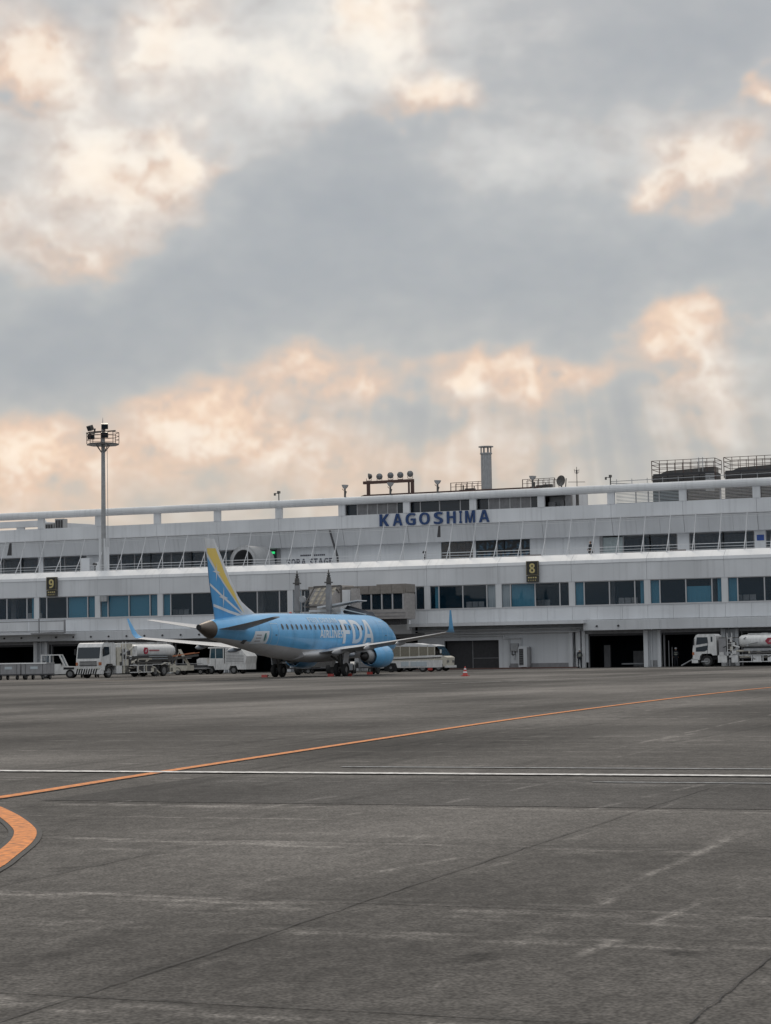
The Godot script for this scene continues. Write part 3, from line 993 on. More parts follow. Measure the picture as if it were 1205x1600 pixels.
	for k in range(k0, k1):
		put("roof_beam", MB.new().prism([Vector2(-11.45, 17.18), Vector2(-10.9, 17.18), Vector2(-10.72, 17.26), Vector2(-10.62, 17.42), Vector2(-10.6, 17.6), Vector2(-10.66, 17.78), Vector2(-10.8, 17.92), Vector2(-11.0, 17.97), Vector2(-11.45, 17.97)], rx(k), rx(k + 1) - 0.012, 0), WHITE, b)
	put("rear_beam", MB.new().span(-160, -125.0, 17.75, 18.5, -30.3, -29.7), PANEL, b)
	put("rear_post", MB.new().span(-128.9, -127.9, 15.7, 17.75, -30.2, -29.8), PANEL, b)
	put("low_roof", MB.new().prism([Vector2(-125.0, 15.7), Vector2(-103.0, 15.7), Vector2(-108.0, 16.6), Vector2(-119.0, 17.8), Vector2(-125.0, 18.3)], -31.5, -29.5, 2), PANEL, b)
	# penthouse behind the posts
	var px0 := rx(4) - 0.2
	var px1 := rx(7) + 2.9
	put("penthouse_wall", MB.new().span(px0, px1, 15.7, 17.9, -18.3, -18.0).span(px1 - 0.25, px1, 15.7, 17.9, -18.0, -11.9).span(px0, px0 + 0.25, 15.7, 17.9, -18.0, -11.9), PANEL, b)
	put("penthouse_roof", MB.new().prism([Vector2(px0 + 1.4, 17.98), Vector2(px1 - 3.8, 17.98), Vector2(px1 - 3.8, 18.32), Vector2(px0 + 1.9, 18.32), Vector2(px0 + 1.5, 18.2)], -18.3, -13.2, 2), RUST, b)
	put("penthouse_ceiling", MB.new().span(px0, px1, 17.75, 17.98, -18.3, -11.5), GREY, b)
	var pk := {4: ["", "g", "g", "g", "g", ""], 5: ["", "", "", ""], 6: ["", "g", "g", "g", "g", ""]}
	for k in [4, 5, 6]:
		var kinds: Array = pk[k]
		var cuts := [1.15, 2.3, 3.4, 4.55, 5.6] if k != 5 else [0.95, 3.05, 5.3]
		var fr := MB.new()
		for c in cuts:
			fr.span(rx(k) + 0.36 + c - 0.05, rx(k) + 0.36 + c + 0.05, 16.1, 17.18, -11.72, -11.6)
		fr.span(rx(k) + 0.36, rx(k) + 6.84, 16.05, 16.1, -11.73, -11.59)
		var w := put("penthouse_window", fr, FRAME, b)
		var ed: Array = [0.0] + cuts + [6.48]
		for i in ed.size() - 1:
			var o := 0.05
			put("pane", MB.new().span(rx(k) + 0.36 + ed[i] + o, rx(k) + 0.36 + ed[i + 1] - o, 16.05, 17.18, -11.68, -11.65), PALE_BLIND if kinds[i] == "g" and false else (GREY if kinds[i] == "g" else PANE_DARK), w)
	put("plant_wall", MB.new().span(rx(7) + 0.36, rx(7) + 2.3, 15.9, 17.2, -13.2, -13.0), PANEL, b)
	put("plant_unit", MB.new().span(rx(7) + 0.5, rx(7) + 1.2, 16.05, 16.6, -12.4, -12.0).span(rx(7) + 1.75, rx(7) + 2.1, 16.05, 16.75, -12.4, -12.1), GREY, b)
	put("plant_pier", MB.new().span(rx(7) + 2.35, rx(7) + 2.95, 15.9, 17.2, -12.2, -11.6), GREY, b)
	# louvre screens in the right-hand openings
	for k in range(8, 12):
		var fr := MB.new()
		for c in ([2.05, 3.3, 4.4] if k == 8 else [3.25]):
			fr.span(rx(k) + 0.36 + c - 0.05, rx(k) + 0.36 + c + 0.05, 16.09, 17.18, -11.62, -11.5)
		fr.span(rx(k) + 0.36, rx(k) + 6.84, 16.05, 16.09, -11.63, -11.49)
		var w := put("louvre_screen", fr, FRAME, b)
		for i in 8:
			var y := 16.12 + i * 0.14
			put("louvre_blade", MB.new().box(V(rx(k) + 3.6, y, -11.56), V(6.4, 0.06, 0.02), Basis(Vector3.RIGHT, 0.4)), PALE_BLIND if k == 8 else STEEL, w)
	# small fittings
	for q in [[-80.29, 13.54], [-67.75, 13.56], [-56.35, 13.59], [-42.45, 13.57], [-107.3, 13.9]]:
		put("soffit_camera", MB.new().lathe(V(q[0], q[1] + 0.3, -11.7), V(0, -0.7, 0.7).normalized(), [[0.09, -0.12], [0.11, 0.0], [0.08, 0.09], [0.0, 0.12]], 10), DARK, b)
	put("drain_pipe", MB.new().tube(V(-79.6, 14.6, -11.0), V(-78.6, 11.8, -10.6), 0.10, 0.13, 8).tube(V(-78.6, 11.8, -10.6), V(-78.5, 10.2, -10.6), 0.12, 0.12, 8), DARK, b)
	put("deck_pipework", MB.new().tube(V(-71.9, 14.0, -11.9), V(-71.9, 13.6, -11.9), 0.05).tube(V(-71.9, 13.75, -11.9), V(-70.3, 13.8, -11.9), 0.05).tube(V(-71.8, 13.0, -12.4), V(-69.9, 13.1, -12.4), 0.06), STEEL, b)
	put("deck_kiosk", MB.new().span(-108.9, -107.8, 10.2, 12.6, -11.2, -10.4).span(-106.0, -105.2, 10.2, 12.0, -9.0, -8.6), PANEL, b)
	put("notice_panel", MB.new().span(-35.3, -34.6, 12.0, 12.55, -12.5, -12.44), mat(lin(0.02, 0.07, 0.30), 0.4), b)
	var ex := mat(lin(0.02, 0.30, 0.10), 0.5)
	ex.emission_enabled = true
	ex.emission = lin(0.03, 0.75, 0.22)
	ex.emission_energy_multiplier = 0.8
	put("exit_lamp", MB.new().span(-86.95, -86.55, 12.42, 12.66, -12.45, -12.36), ex, b)
	# gate 9 service balcony
	var bal := MB.new().span(-118.0, -103.0, 4.15, 4.35, 0.1, 3.2)
	put("balcony_floor", bal, SOFFIT, b)
	for q in [[-117.5, -115.0], [-114.9, -112.4], [-112.3, -109.8], [-109.7, -107.4], [-107.2, -106.0], [-105.9, -103.1]]:
		put("balcony_panel", MB.new().span(q[0], q[1], 4.55, 5.45, 3.05, 3.1), PANEL, b)
	put("balcony_frame", MB.new().bar(V(-118, 5.5, 3.08), V(-103, 5.5, 3.08), 0.08).bar(V(-118, 4.5, 3.08), V(-103, 4.5, 3.08), 0.08).bar(V(-106.05, 4.3, 3.12), V(-106.05, 5.8, 3.12), 0.1).bar(V(-103.05, 4.3, 3.12), V(-103.05, 5.6, 3.12), 0.14).bar(V(-106.9, 4.25, 3.3), V(-103.0, 4.35, 3.3), 0.12), GREY, b)
	put("window_air_conditioner", MB.new().span(-100.55, -99.75, 7.45, 8.0, 0.06, 0.35), STEEL, b)

func build_terminal_extras() -> void:
	# the name of the airport in separate blue letters
	var s := thing("terminal_name_sign", "big dark blue letters KAGOSHIMA on the white upper wall", "sign")
	var ink := mat(lin(0.010, 0.042, 0.14), 0.5)
	var spots := [["K", -73.94, -72.91], ["A", -72.48, -71.43], ["G", -71.06, -69.98], ["O", -69.57, -68.43], ["S", -67.98, -67.0], ["H", -66.58, -65.62], ["I", -65.23, -64.95], ["M", -64.6, -63.55], ["A", -63.12, -62.02]]
	for q in spots:
		var m := letter_mesh(q[0], q[2] - q[1], 1.24, 0.14)
		var o := put("letter", m, ink, s)
		o.position = V(q[1], 14.77, -10.96)
	for q in [["9", -106.78, -105.6, "dark gate sign with yellow 9 above the left first-floor windows"], ["8", -54.80, -53.62, "dark gate sign with yellow 8 above the middle first-floor windows"]]:
		var g := thing("gate_sign", q[3], "sign", V((q[1] + q[2]) / 2, 0, 0), 0.0, "gate number signs")
		var w: float = q[2] - q[1]
		put("sign_box", MB.new().span(-w / 2, w / 2, 8.78, 10.12, 0.12, 0.42), mat(lin(0.03, 0.028, 0.024), 0.5), g)
		put("sign_plate", MB.new().span(-w / 2, w / 2, 8.12, 8.74, 0.12, 0.40), mat(lin(0.045, 0.042, 0.035), 0.5), g)
		put("bracket", MB.new().span(-0.3, 0.3, 8.3, 9.9, 0.06, 0.12), GREY, g)
		var yellow := mat(lin(0.55, 0.46, 0.20), 0.5)
		put("number", letter_mesh(q[0], 0.56, 0.92, 0.02), yellow, g).position = V(-0.28, 8.98, 0.42)
		var mk := MB.new()
		for i in 4:
			mk.span(-0.42 + i * 0.23, -0.28 + i * 0.23, 8.5, 8.62, 0.40, 0.412).span(-0.40 + i * 0.22, -0.34 + i * 0.22, 8.25, 8.36, 0.40, 0.412)
		put("small_lettering", mk, yellow, g)
		put("rim", MB.new().span(-w / 2, -w / 2 + 0.05, 8.78, 10.12, 0.42, 0.44).span(w / 2 - 0.05, w / 2, 8.78, 10.12, 0.42, 0.44).span(-w / 2 + 0.05, w / 2 - 0.05, 8.78, 8.83, 0.42, 0.44).span(-w / 2 + 0.05, w / 2 - 0.05, 10.07, 10.12, 0.42, 0.44), mat(lin(0.20, 0.17, 0.09), 0.5), g)
	# leaning safety fence along the deck
	var f := thing("deck_fence", "leaning white safety fence with forked posts along the roof deck", "fence")
	var x := -133.0
	var post := MB.new().tube(V(0, 10.2, -2.05), V(0, 12.1, -2.02), 0.045, 0.045, 6).tube(V(0, 10.66, -0.95), V(0, 12.05, -2.0), 0.045, 0.045, 6).tube(V(0, 12.0, -1.98), V(0, 14.25, -3.05), 0.05, 0.04, 6)
	var pm := post.mesh()
	var rung := MB.new()
	while x < -10.0:
		put_mesh("post", pm, SOFFIT, f, V(x, 0, 0))
		x += 2.405
	for q in [[11.30, -1.72, 0.028], [11.02, -1.72, 0.02], [10.78, -1.72, 0.02]]:
		put("rail", MB.new().bar(V(-133, q[0], q[1]), V(-11, q[0], q[1]), q[2] * 2), WHITE, f)
	for q in [[14.15, -3.03], [13.98, -2.95], [13.82, -2.88]]:
		put("wire", MB.new().bar(V(-133, q[0], q[1]), V(-11, q[0], q[1]), 0.035), WHITE, f)
	put("warning_flag", MB.new().prism([Vector2(-113.0, 14.0), Vector2(-112.75, 14.0), Vector2(-112.75, 12.7), Vector2(-113.3, 12.7)], -2.55, -2.5, 2), DARK, f)
	put("warning_flag", MB.new().prism([Vector2(-64.55, 14.0), Vector2(-64.35, 14.0), Vector2(-64.35, 12.9), Vector2(-64.7, 12.9)], -2.55, -2.5, 2), DARK, f)
	# deck name on the white wall
	var dsign := thing("deck_sign", "grey letters SORA STAGE on the white deck wall", "sign")
	var gl := mat(lin(0.07, 0.075, 0.10), 0.5)
	var xx := -85.2
	for q in [["S", 0.42], ["O", 0.52], ["R", 0.46], ["A", 0.52], [" ", 0.2], ["S", 0.42], ["T", 0.42], ["A", 0.52], ["G", 0.5], ["E", 0.42]]:
		if q[0] != " ":
			put("letter", letter_mesh(q[0], q[1], 0.72, 0.05), gl, dsign).position = V(xx, 11.05, -12.49)
		xx += q[1] + 0.10
	var tiny := MB.new()
	for i in 13:
		if i == 6:
			continue
		tiny.span(-83.6 + i * 0.22, -83.44 + i * 0.22, 12.05, 12.2, -12.49, -12.46)
	put("small_lettering", tiny, mat(lin(0.05, 0.05, 0.07), 0.5), dsign)
	put("lamp", MB.new().span(-83.0, -82.7, 12.95, 13.05, -12.3, -12.1).span(-81.6, -81.3, 12.95, 13.05, -12.3, -12.1), STEEL, dsign)
	# rounded walk-through tunnel
	var arch := []
	for k in 3:
		var ring := []
		var r: float = [1.75, 1.75, 1.3][k]
		for i in 25:
			var t := -0.35 + (PI + 0.7) * i / 24.0
			ring.append(V(cos(t) * r, 1.15 + sin(t) * r, [-1.6, 1.6, 1.6][k]))
		arch.append(ring)
	var inner := []
	for k in 2:
		var ring := []
		for i in 25:
			var t := -0.35 + (PI + 0.7) * i / 24.0
			ring.append(V(cos(t) * 1.3, 1.15 + sin(t) * 1.3, [1.6, -1.6][k]))
		inner.append(ring)
	var tn := thing("archway_tunnel", "round white walk-through tunnel on the deck by the green lamp", "tunnel", V(-87.4, 10.2, -8.6), -0.2)
	put("shell", MB.new().loft(arch, false), STEEL, tn)
	put("lining", MB.new().loft(inner, false), DARK, tn)
	# viewers and small deck items
	for q in [[-66.05, -2.6, "dark coin telescope on the deck left of the brown curtains"], [-102.9, -2.9, "dark coin telescope on the deck right of the floodlight mast"]]:
		var t := thing("coin_telescope", q[2], "telescope", V(q[0], 10.2, q[1]), 0.0, "coin telescopes on the deck")
		put("stand", MB.new().tube(V(0, 0, 0), V(0, 1.1, 0), 0.09, 0.06), DARK, t)
		put("barrel", MB.new().lathe(V(0, 1.25, -0.25), V(0, 0, 1), [[0.0, 0.0], [0.14, 0.0], [0.17, 0.2], [0.15, 0.5], [0.0, 0.5]], 12), DARK, t)
	for q in [[-57.2, "brown bench on the deck beside the mural"], [-42.6, "dark bench on the deck before the white kiosk"]]:
		var t := thing("deck_bench", q[1], "bench", V(q[0], 10.2, -9.5))
		put("seat", MB.new().span(-0.9, 0.9, 0.42, 0.5, -0.22, 0.22), RUST, t)
		put("backrest", MB.new().span(-0.9, 0.9, 0.75, 1.05, -0.26, -0.2), RUST, t)
		for sx in [-0.75, 0.75]:
			put("leg", MB.new().span(sx - 0.04, sx + 0.04, 0, 0.42, -0.18, 0.18), DARK, t)

func build_mast() -> void:
	var t := thing("floodlight_mast", "tall steel floodlight mast with a railed lamp platform at the top", "light mast", V(-101.65, 10.2, -2.5))
	put("pole", MB.new().tube(V(0, 0, 0), V(0, 13.6, 0), 0.26, 0.18, 14).tube(V(0, 13.6, 0), V(0, 15.6, 0), 0.2, 0.16, 10), STEEL, t)
	put("base_panel", MB.new().span(-0.45, 0.45, 0.0, 3.9, -0.42, 0.2), PANEL, t)
	put("lightning_rod", MB.new().tube(V(0, 15.6, 0), V(0, 16.6, 0), 0.05, 0.02, 6), STEEL, t)
	put("ladder", MB.new().bar(V(0.55, 3, 0), V(0.5, 13.6, 0), 0.04).bar(V(0.38, 3, 0.2), V(0.34, 13.6, 0.2), 0.04), STEEL, t)
	var deck := []
	for i in 8:
		deck.append(Vector2(cos(TAU * (i + 0.5) / 8) * 1.68, sin(TAU * (i + 0.5) / 8) * 1.68))
	put("platform", MB.new().prism(deck, 13.7, 13.85, 1), GUNMETAL, t)
	var br := MB.new()
	for i in 4:
		var a := TAU * (i + 0.25) / 4
		br.bar(V(cos(a) * 0.9, 13.7, sin(a) * 0.9), V(cos(a) * 0.22, 12.95, sin(a) * 0.22), 0.07)
	put("brace", br, GUNMETAL, t)
	for i in 8:
		var p: Vector2 = deck[i]
		var q: Vector2 = deck[(i + 1) % 8]
		put("guard_rail", MB.new().bar(V(p.x, 13.85, p.y), V(p.x, 15.0, p.y), 0.05).bar(V(p.x, 15.0, p.y), V(q.x, 15.0, q.y), 0.05).bar(V(p.x, 14.62, p.y), V(q.x, 14.62, q.y), 0.04).bar(V(p.x, 14.25, p.y), V(q.x, 14.25, q.y), 0.04), RUST, t)
	put("cross_arm", MB.new().bar(V(-1.85, 15.05, 0.2), V(1.5, 15.15, 0.0), 0.13).bar(V(-1.0, 14.7, 0.2), V(-0.8, 15.5, 0.2), 0.12).bar(V(0.25, 14.7, 0), V(0.2, 15.5, 0), 0.14), GUNMETAL, t)
	for q in [[-1.3, 15.55, -0.5], [-1.2, 14.65, 0.4], [0.42, 15.65, 0.5], [0.42, 14.75, 0.4]]:
		var o := put("lamp", MB.new().box(Vector3.ZERO, V(0.70, 0.55, 0.38), Basis(Vector3.UP, q[2]) * Basis(Vector3.RIGHT, 0.4)), GUNMETAL, t)
		o.position = V(q[0], q[1], 0.35)
		put("lens", MB.new().box(Basis(Vector3.UP, q[2]) * Basis(Vector3.RIGHT, 0.4) * V(0, 0, 0.2), V(0.6, 0.45, 0.03), Basis(Vector3.UP, q[2]) * Basis(Vector3.RIGHT, 0.4)), CABGLASS, o)

func round_lamp(p: Node3D, at: Vector3, aim: Vector3, r: float) -> void:
	var o := put("floodlight", MB.new().lathe(Vector3.ZERO, aim.normalized(), [[0.0, -r * 1.1], [r * 0.55, -r * 0.95], [r * 0.9, -r * 0.3], [r, 0.0], [r * 0.93, 0.05]], 16), GUNMETAL, p)
	o.position = at
	put("lens", MB.new().lathe(aim.normalized() * 0.02, aim.normalized(), [[r * 0.92, 0.0], [r * 0.6, 0.06], [0.0, 0.09]], 16), mat(lin(0.22, 0.23, 0.24), 0.15, 0.4), o)
	put("yoke", MB.new().bar(V(-r * 0.8, -r * 1.35, 0), V(r * 0.8, -r * 1.35, 0), 0.05).bar(V(-r * 0.8, -r * 1.35, 0), V(-r * 0.8, -r * 0.6, 0), 0.04).bar(V(r * 0.8, -r * 1.35, 0), V(r * 0.8, -r * 0.6, 0), 0.04), RUST, o)

func build_roof_items() -> void:
	var t := thing("light_gantry", "brown roof gantry carrying a row of five round floodlights", "light gantry", V(-74.0, 18.3, -14.0))
	put("frame", MB.new().bar(V(-2.9, 1.35, 0), V(2.75, 1.35, 0), 0.34, 0.3).bar(V(-2.35, 0, 0), V(-2.35, 1.3, 0), 0.3).bar(V(2.6, 0, 0), V(2.6, 1.3, 0), 0.3).bar(V(2.2, 0, 0), V(2.2, 1.3, 0), 0.16), RUST, t)
	for q in [[-2.25, 2.0, -1.2], [-1.05, 1.93, 0.35], [0.2, 2.0, 0.1], [1.3, 1.99, 0.25], [2.4, 2.05, 0.1]]:
		round_lamp(t, V(q[0], q[1], 0.1), V(sin(q[2]), -0.15, cos(q[2])), 0.34)
	for q in [[-77.97, 18.0, -11.4, "upward hopper lamp at the left end of the roof penthouse"], [-72.89, 18.0, -11.4, "upward hopper lamp beneath the five-lamp gantry"], [-67.7, 18.0, -11.4, "upward hopper lamp between the gantry and the chimney"], [-57.65, 18.0, -11.8, "upward hopper lamp left of the satellite dish"]]:
		var l := thing("roof_lamp", q[3], "lamp", V(q[0], q[1], q[2]), 0.0, "hopper lamps on the roof beam")
		put("stem", MB.new().tube(V(0, 0, 0), V(0, 0.95, 0), 0.12, 0.1, 8).tube(V(0.05, 0.3, 0), V(0.16, 0.62, 0), 0.06), GUNMETAL, l)
		put("bowl", MB.new().lathe(V(0, 0.88, 0), V(0.05, 1, 0).normalized(), [[0.1, 0.0], [0.24, 0.12], [0.36, 0.34], [0.36, 0.42], [0.0, 0.42]], 14), STEEL, l)
		put("bracket", MB.new().bar(V(-0.14, 0.72, 0), V(-0.3, 0.9, 0), 0.05), RUST, l)
	for q in [[-85.4, 17.97, -11.1, "small security camera on the roof beam left of the penthouse"], [-49.4, 17.97, -11.1, "small security camera at the left end of the roof railing"]]:
		var l := thing("security_camera", q[3], "camera", V(q[0], q[1], q[2]), 0.0, "cameras on the roof beam")
		put("mount", MB.new().tube(V(0, 0, 0), V(0, 0.75, 0), 0.06).bar(V(0, 0.72, 0), V(-0.45, 0.78, 0), 0.06), GUNMETAL, l)
		put("body", MB.new().box(V(0.02, 0.86, 0.05), V(0.22, 0.24, 0.4)).box(V(-0.46, 0.66, 0.0), V(0.16, 0.26, 0.2)), GUNMETAL, l)
	t = thing("chimney", "tall ribbed metal chimney with open cap on the roof", "chimney", V(-63.25, 15.7, -14.0))
	put("flue", MB.new().tube(V(0, 0, 0), V(0, 6.35, 0), 0.54, 0.54, 18), STEEL, t)
	for i in 12:
		var a := TAU * i / 12
		put("rib", MB.new().bar(V(cos(a) * 0.54, 1.0, sin(a) * 0.54), V(cos(a) * 0.54, 6.3, sin(a) * 0.54), 0.035), STEEL, t)
	put("collar", MB.new().lathe(V(0, 6.3, 0), V(0, 1, 0), [[0.5, 0.0], [0.64, 0.0], [0.64, 0.12], [0.4, 0.12]], 18), STEEL, t)
	for i in 8:
		var a := TAU * i / 8
		put("cap_post", MB.new().bar(V(cos(a) * 0.54, 6.4, sin(a) * 0.54), V(cos(a) * 0.54, 7.05, sin(a) * 0.54), 0.09), STEEL, t)
	put("cap", MB.new().lathe(V(0, 7.0, 0), V(0, 1, 0), [[0.0, 0.0], [0.78, 0.02], [0.78, 0.1], [0.0, 0.16]], 18), STEEL, t)
	# railed machine enclosures on the penthouse
	for q in [[-65.5, 18.0, -15.0, 3.6, "low railed machine enclosure left of the chimney", 0], [-57.5, 17.9, -14.0, 3.4, "railed machine enclosure left of the dish", 1]]:
		var e := thing("machine_enclosure", q[4], "roof machinery", V(q[0], q[1], q[2]))
		var w: float = q[3]
		var posts := 7
		for i in posts:
			var x := -w / 2 + w * i / (posts - 1)
			put("post", MB.new().bar(V(x, 0.0, 0.6), V(x, 1.25, 0.6), 0.07 if i % 3 == 0 else 0.04).bar(V(x, 0.0, -0.9), V(x, 1.2, -0.9), 0.04), RUST, e)
		put("rail", MB.new().bar(V(-w / 2, 1.22, 0.6), V(w / 2, 1.25, 0.6), 0.05).bar(V(-w / 2, 0.8, 0.6), V(w / 2, 0.82, 0.6), 0.04).bar(V(-w / 2, 1.2, -0.9), V(w / 2, 1.2, -0.9), 0.05), RUST, e)
		put("machine", MB.new().span(-1.0, 0.3, 0.0, 0.5, -0.5, 0.3).span(0.4, 1.3, 0.0, 0.66 if q[5] else 0.45, -0.4, 0.3).span(-0.4, 0.6, 0.5, 0.62, -0.4, 0.2), GUNMETAL, e)
		put("valve", MB.new().tube(V(-0.5, 0.5, 0.4), V(-0.5, 0.95, 0.4), 0.07).tube(V(0.7, 0.5, 0.4), V(0.7, 0.85, 0.4), 0.05), GUNMETAL, e)
	t = thing("satellite_dish", "round dark satellite dish on the roof beam near the chimney", "satellite dish", V(-54.6, 17.9, -11.5))
	put("dish", MB.new().lathe(V(0, 0.75, 0), V(-0.45, 0.1, 1).normalized(), [[0.0, -0.22], [0.3, -0.16], [0.56, 0.0], [0.55, 0.03], [0.3, -0.1], [0.0, -0.16]], 20), GUNMETAL, t)
	put("mount", MB.new().tube(V(0, -0.1, -0.2), V(0, 0.75, -0.2), 0.07).tube(V(0.4, -0.1, -0.2), V(0.5, 1.0, -0.2), 0.05), GUNMETAL, t)
	put("feed_arm", MB.new().bar(V(-0.1, 0.4, 0.1), V(-0.35, 0.75, 0.6), 0.04), GUNMETAL, t)
	t = thing("aerial", "thin aerial mast with crossbar right of the satellite dish", "antenna", V(-53.05, 15.9, -11.9))
	put("mast", MB.new().tube(V(0, 0, 0), V(0, 4.1, 0), 0.05, 0.03, 6).tube(V(0, 0, 0), V(0, 1.4, 0), 0.16, 0.16, 8), GUNMETAL, t)
	put("crossbar", MB.new().bar(V(-0.9, 2.62, 0), V(0.85, 2.55, 0), 0.05), GUNMETAL, t)
	put("head", MB.new().bar(V(-0.25, 3.75, 0), V(0.25, 3.75, 0), 0.03).bar(V(-0.2, 3.5, 0), V(0.2, 3.5, 0), 0.03).bar(V(-0.2, 3.5, 0), V(-0.25, 3.9, 0), 0.03).bar(V(0.2, 3.5, 0), V(0.25, 3.9, 0), 0.03).tube(V(0.0, 3.4, 0), V(0.0, 3.8, 0), 0.08), GUNMETAL, t)
	t = thing("roof_railing", "thin metal railing on the roof beam below the cooling towers", "railing")
	for i in 16:
		var x := -48.8 + i * 1.55
		put("post", MB.new().bar(V(x, 17.95, -11.2), V(x, 18.5, -11.2), 0.05), STEEL, t)
	put("rail", MB.new().bar(V(-49.4, 18.3, -11.2), V(-25.5, 18.5, -11.2), 0.055).bar(V(-49.4, 18.15, -11.25), V(-47.0, 17.95, -11.25), 0.07), STEEL, t)
	for q in [[-43.55, 6.5, "dark cooling tower with caged top, left of the pair"], [-36.1, 6.6, "dark cooling tower with caged top, right of the pair"]]:
		var c := thing("cooling_tower", q[2], "cooling tower", V(q[0], 15.7, -18.0), 0.0, "cooling towers on the roof")
		var w: float = q[1]
		put("body", MB.new().span(-w / 2 + 0.1, w / 2 - 0.1, 0.3, 3.75, -3.2, 0.0), DARK, c)
		for i in 4:
			var a := -w / 2 + w * i / 4.0
			var pan := put("louvre_panel", MB.new().span(a + 0.05, a + w / 4 - 0.05, 0.4, 3.6, 0.0, 0.06), DARK, c)
			for j in 9:
				put("blade", MB.new().box(V(a + w / 8, 0.6 + j * 0.35, 0.1), V(w / 4 - 0.14, 0.16, 0.04), Basis(Vector3.RIGHT, 0.6)), GUNMETAL, pan)
		put("side_panel", MB.new().span(w / 2 - 1.0, w / 2 - 0.08, 1.8, 3.55, 0.06, 0.12), STEEL, c)
		put("top_pipe", MB.new().prism([Vector2(-w / 2 + 0.7, 3.75), Vector2(w / 2 - 0.2, 3.75), Vector2(w / 2 - 0.2, 4.25), Vector2(-w / 2 + 1.4, 4.05)], -2.6, -0.4, 2), GUNMETAL, c)
		for i in 9:
			var x := -w / 2 + w * i / 8.0
			put("cage_post", MB.new().bar(V(x, 3.0 if i == 0 or i == 8 else 3.75, 0.1), V(x, 5.1, 0.1), 0.07 if i % 4 == 0 else 0.05), RUST, c)
			put("cage_post", MB.new().bar(V(x, 3.75, -3.2), V(x, 5.1, -3.2), 0.05), RUST, c)
		for y in [4.2, 4.65, 5.08]:
			put("cage_rail", MB.new().bar(V(-w / 2, y, 0.1), V(w / 2, y, 0.1), 0.05).bar(V(-w / 2, y, -3.2), V(w / 2, y, -3.2), 0.05).bar(V(-w / 2, y, -3.2), V(-w / 2, y, 0.1), 0.05).bar(V(w / 2, y, -3.2), V(w / 2, y, 0.1), 0.05), RUST, c)
		put("ladder", MB.new().bar(V(w / 4, 3.75, 0.2), V(w / 4, 5.2, 0.2), 0.06).bar(V(w / 4 + 0.4, 3.75, 0.2), V(w / 4 + 0.4, 5.2, 0.2), 0.06), STEEL, c)
	for q in [[-115.9, 1.3, "grey roof air conditioner unit behind the left posts, lower one"], [-114.6, 1.75, "grey roof air conditioner unit behind the left posts, taller one"]]:
		var c := thing("air_conditioner", q[2], "air conditioner", V(q[0], 15.7, -16.0), 0.0, "roof air conditioners at left")
		put("case", MB.new().span(-0.55, 0.55, 0.1, q[1], -0.5, 0.4), STEEL, c)
		for i in 3:
			put("grille", MB.new().span(-0.45 + i * 0.32, -0.2 + i * 0.32, 0.3, q[1] - 0.15, 0.4, 0.42), DARK, c)
		put("feet", MB.new().span(-0.5, -0.3, 0, 0.1, -0.5, 0.4).span(0.3, 0.5, 0, 0.1, -0.5, 0.4), GREY, c)

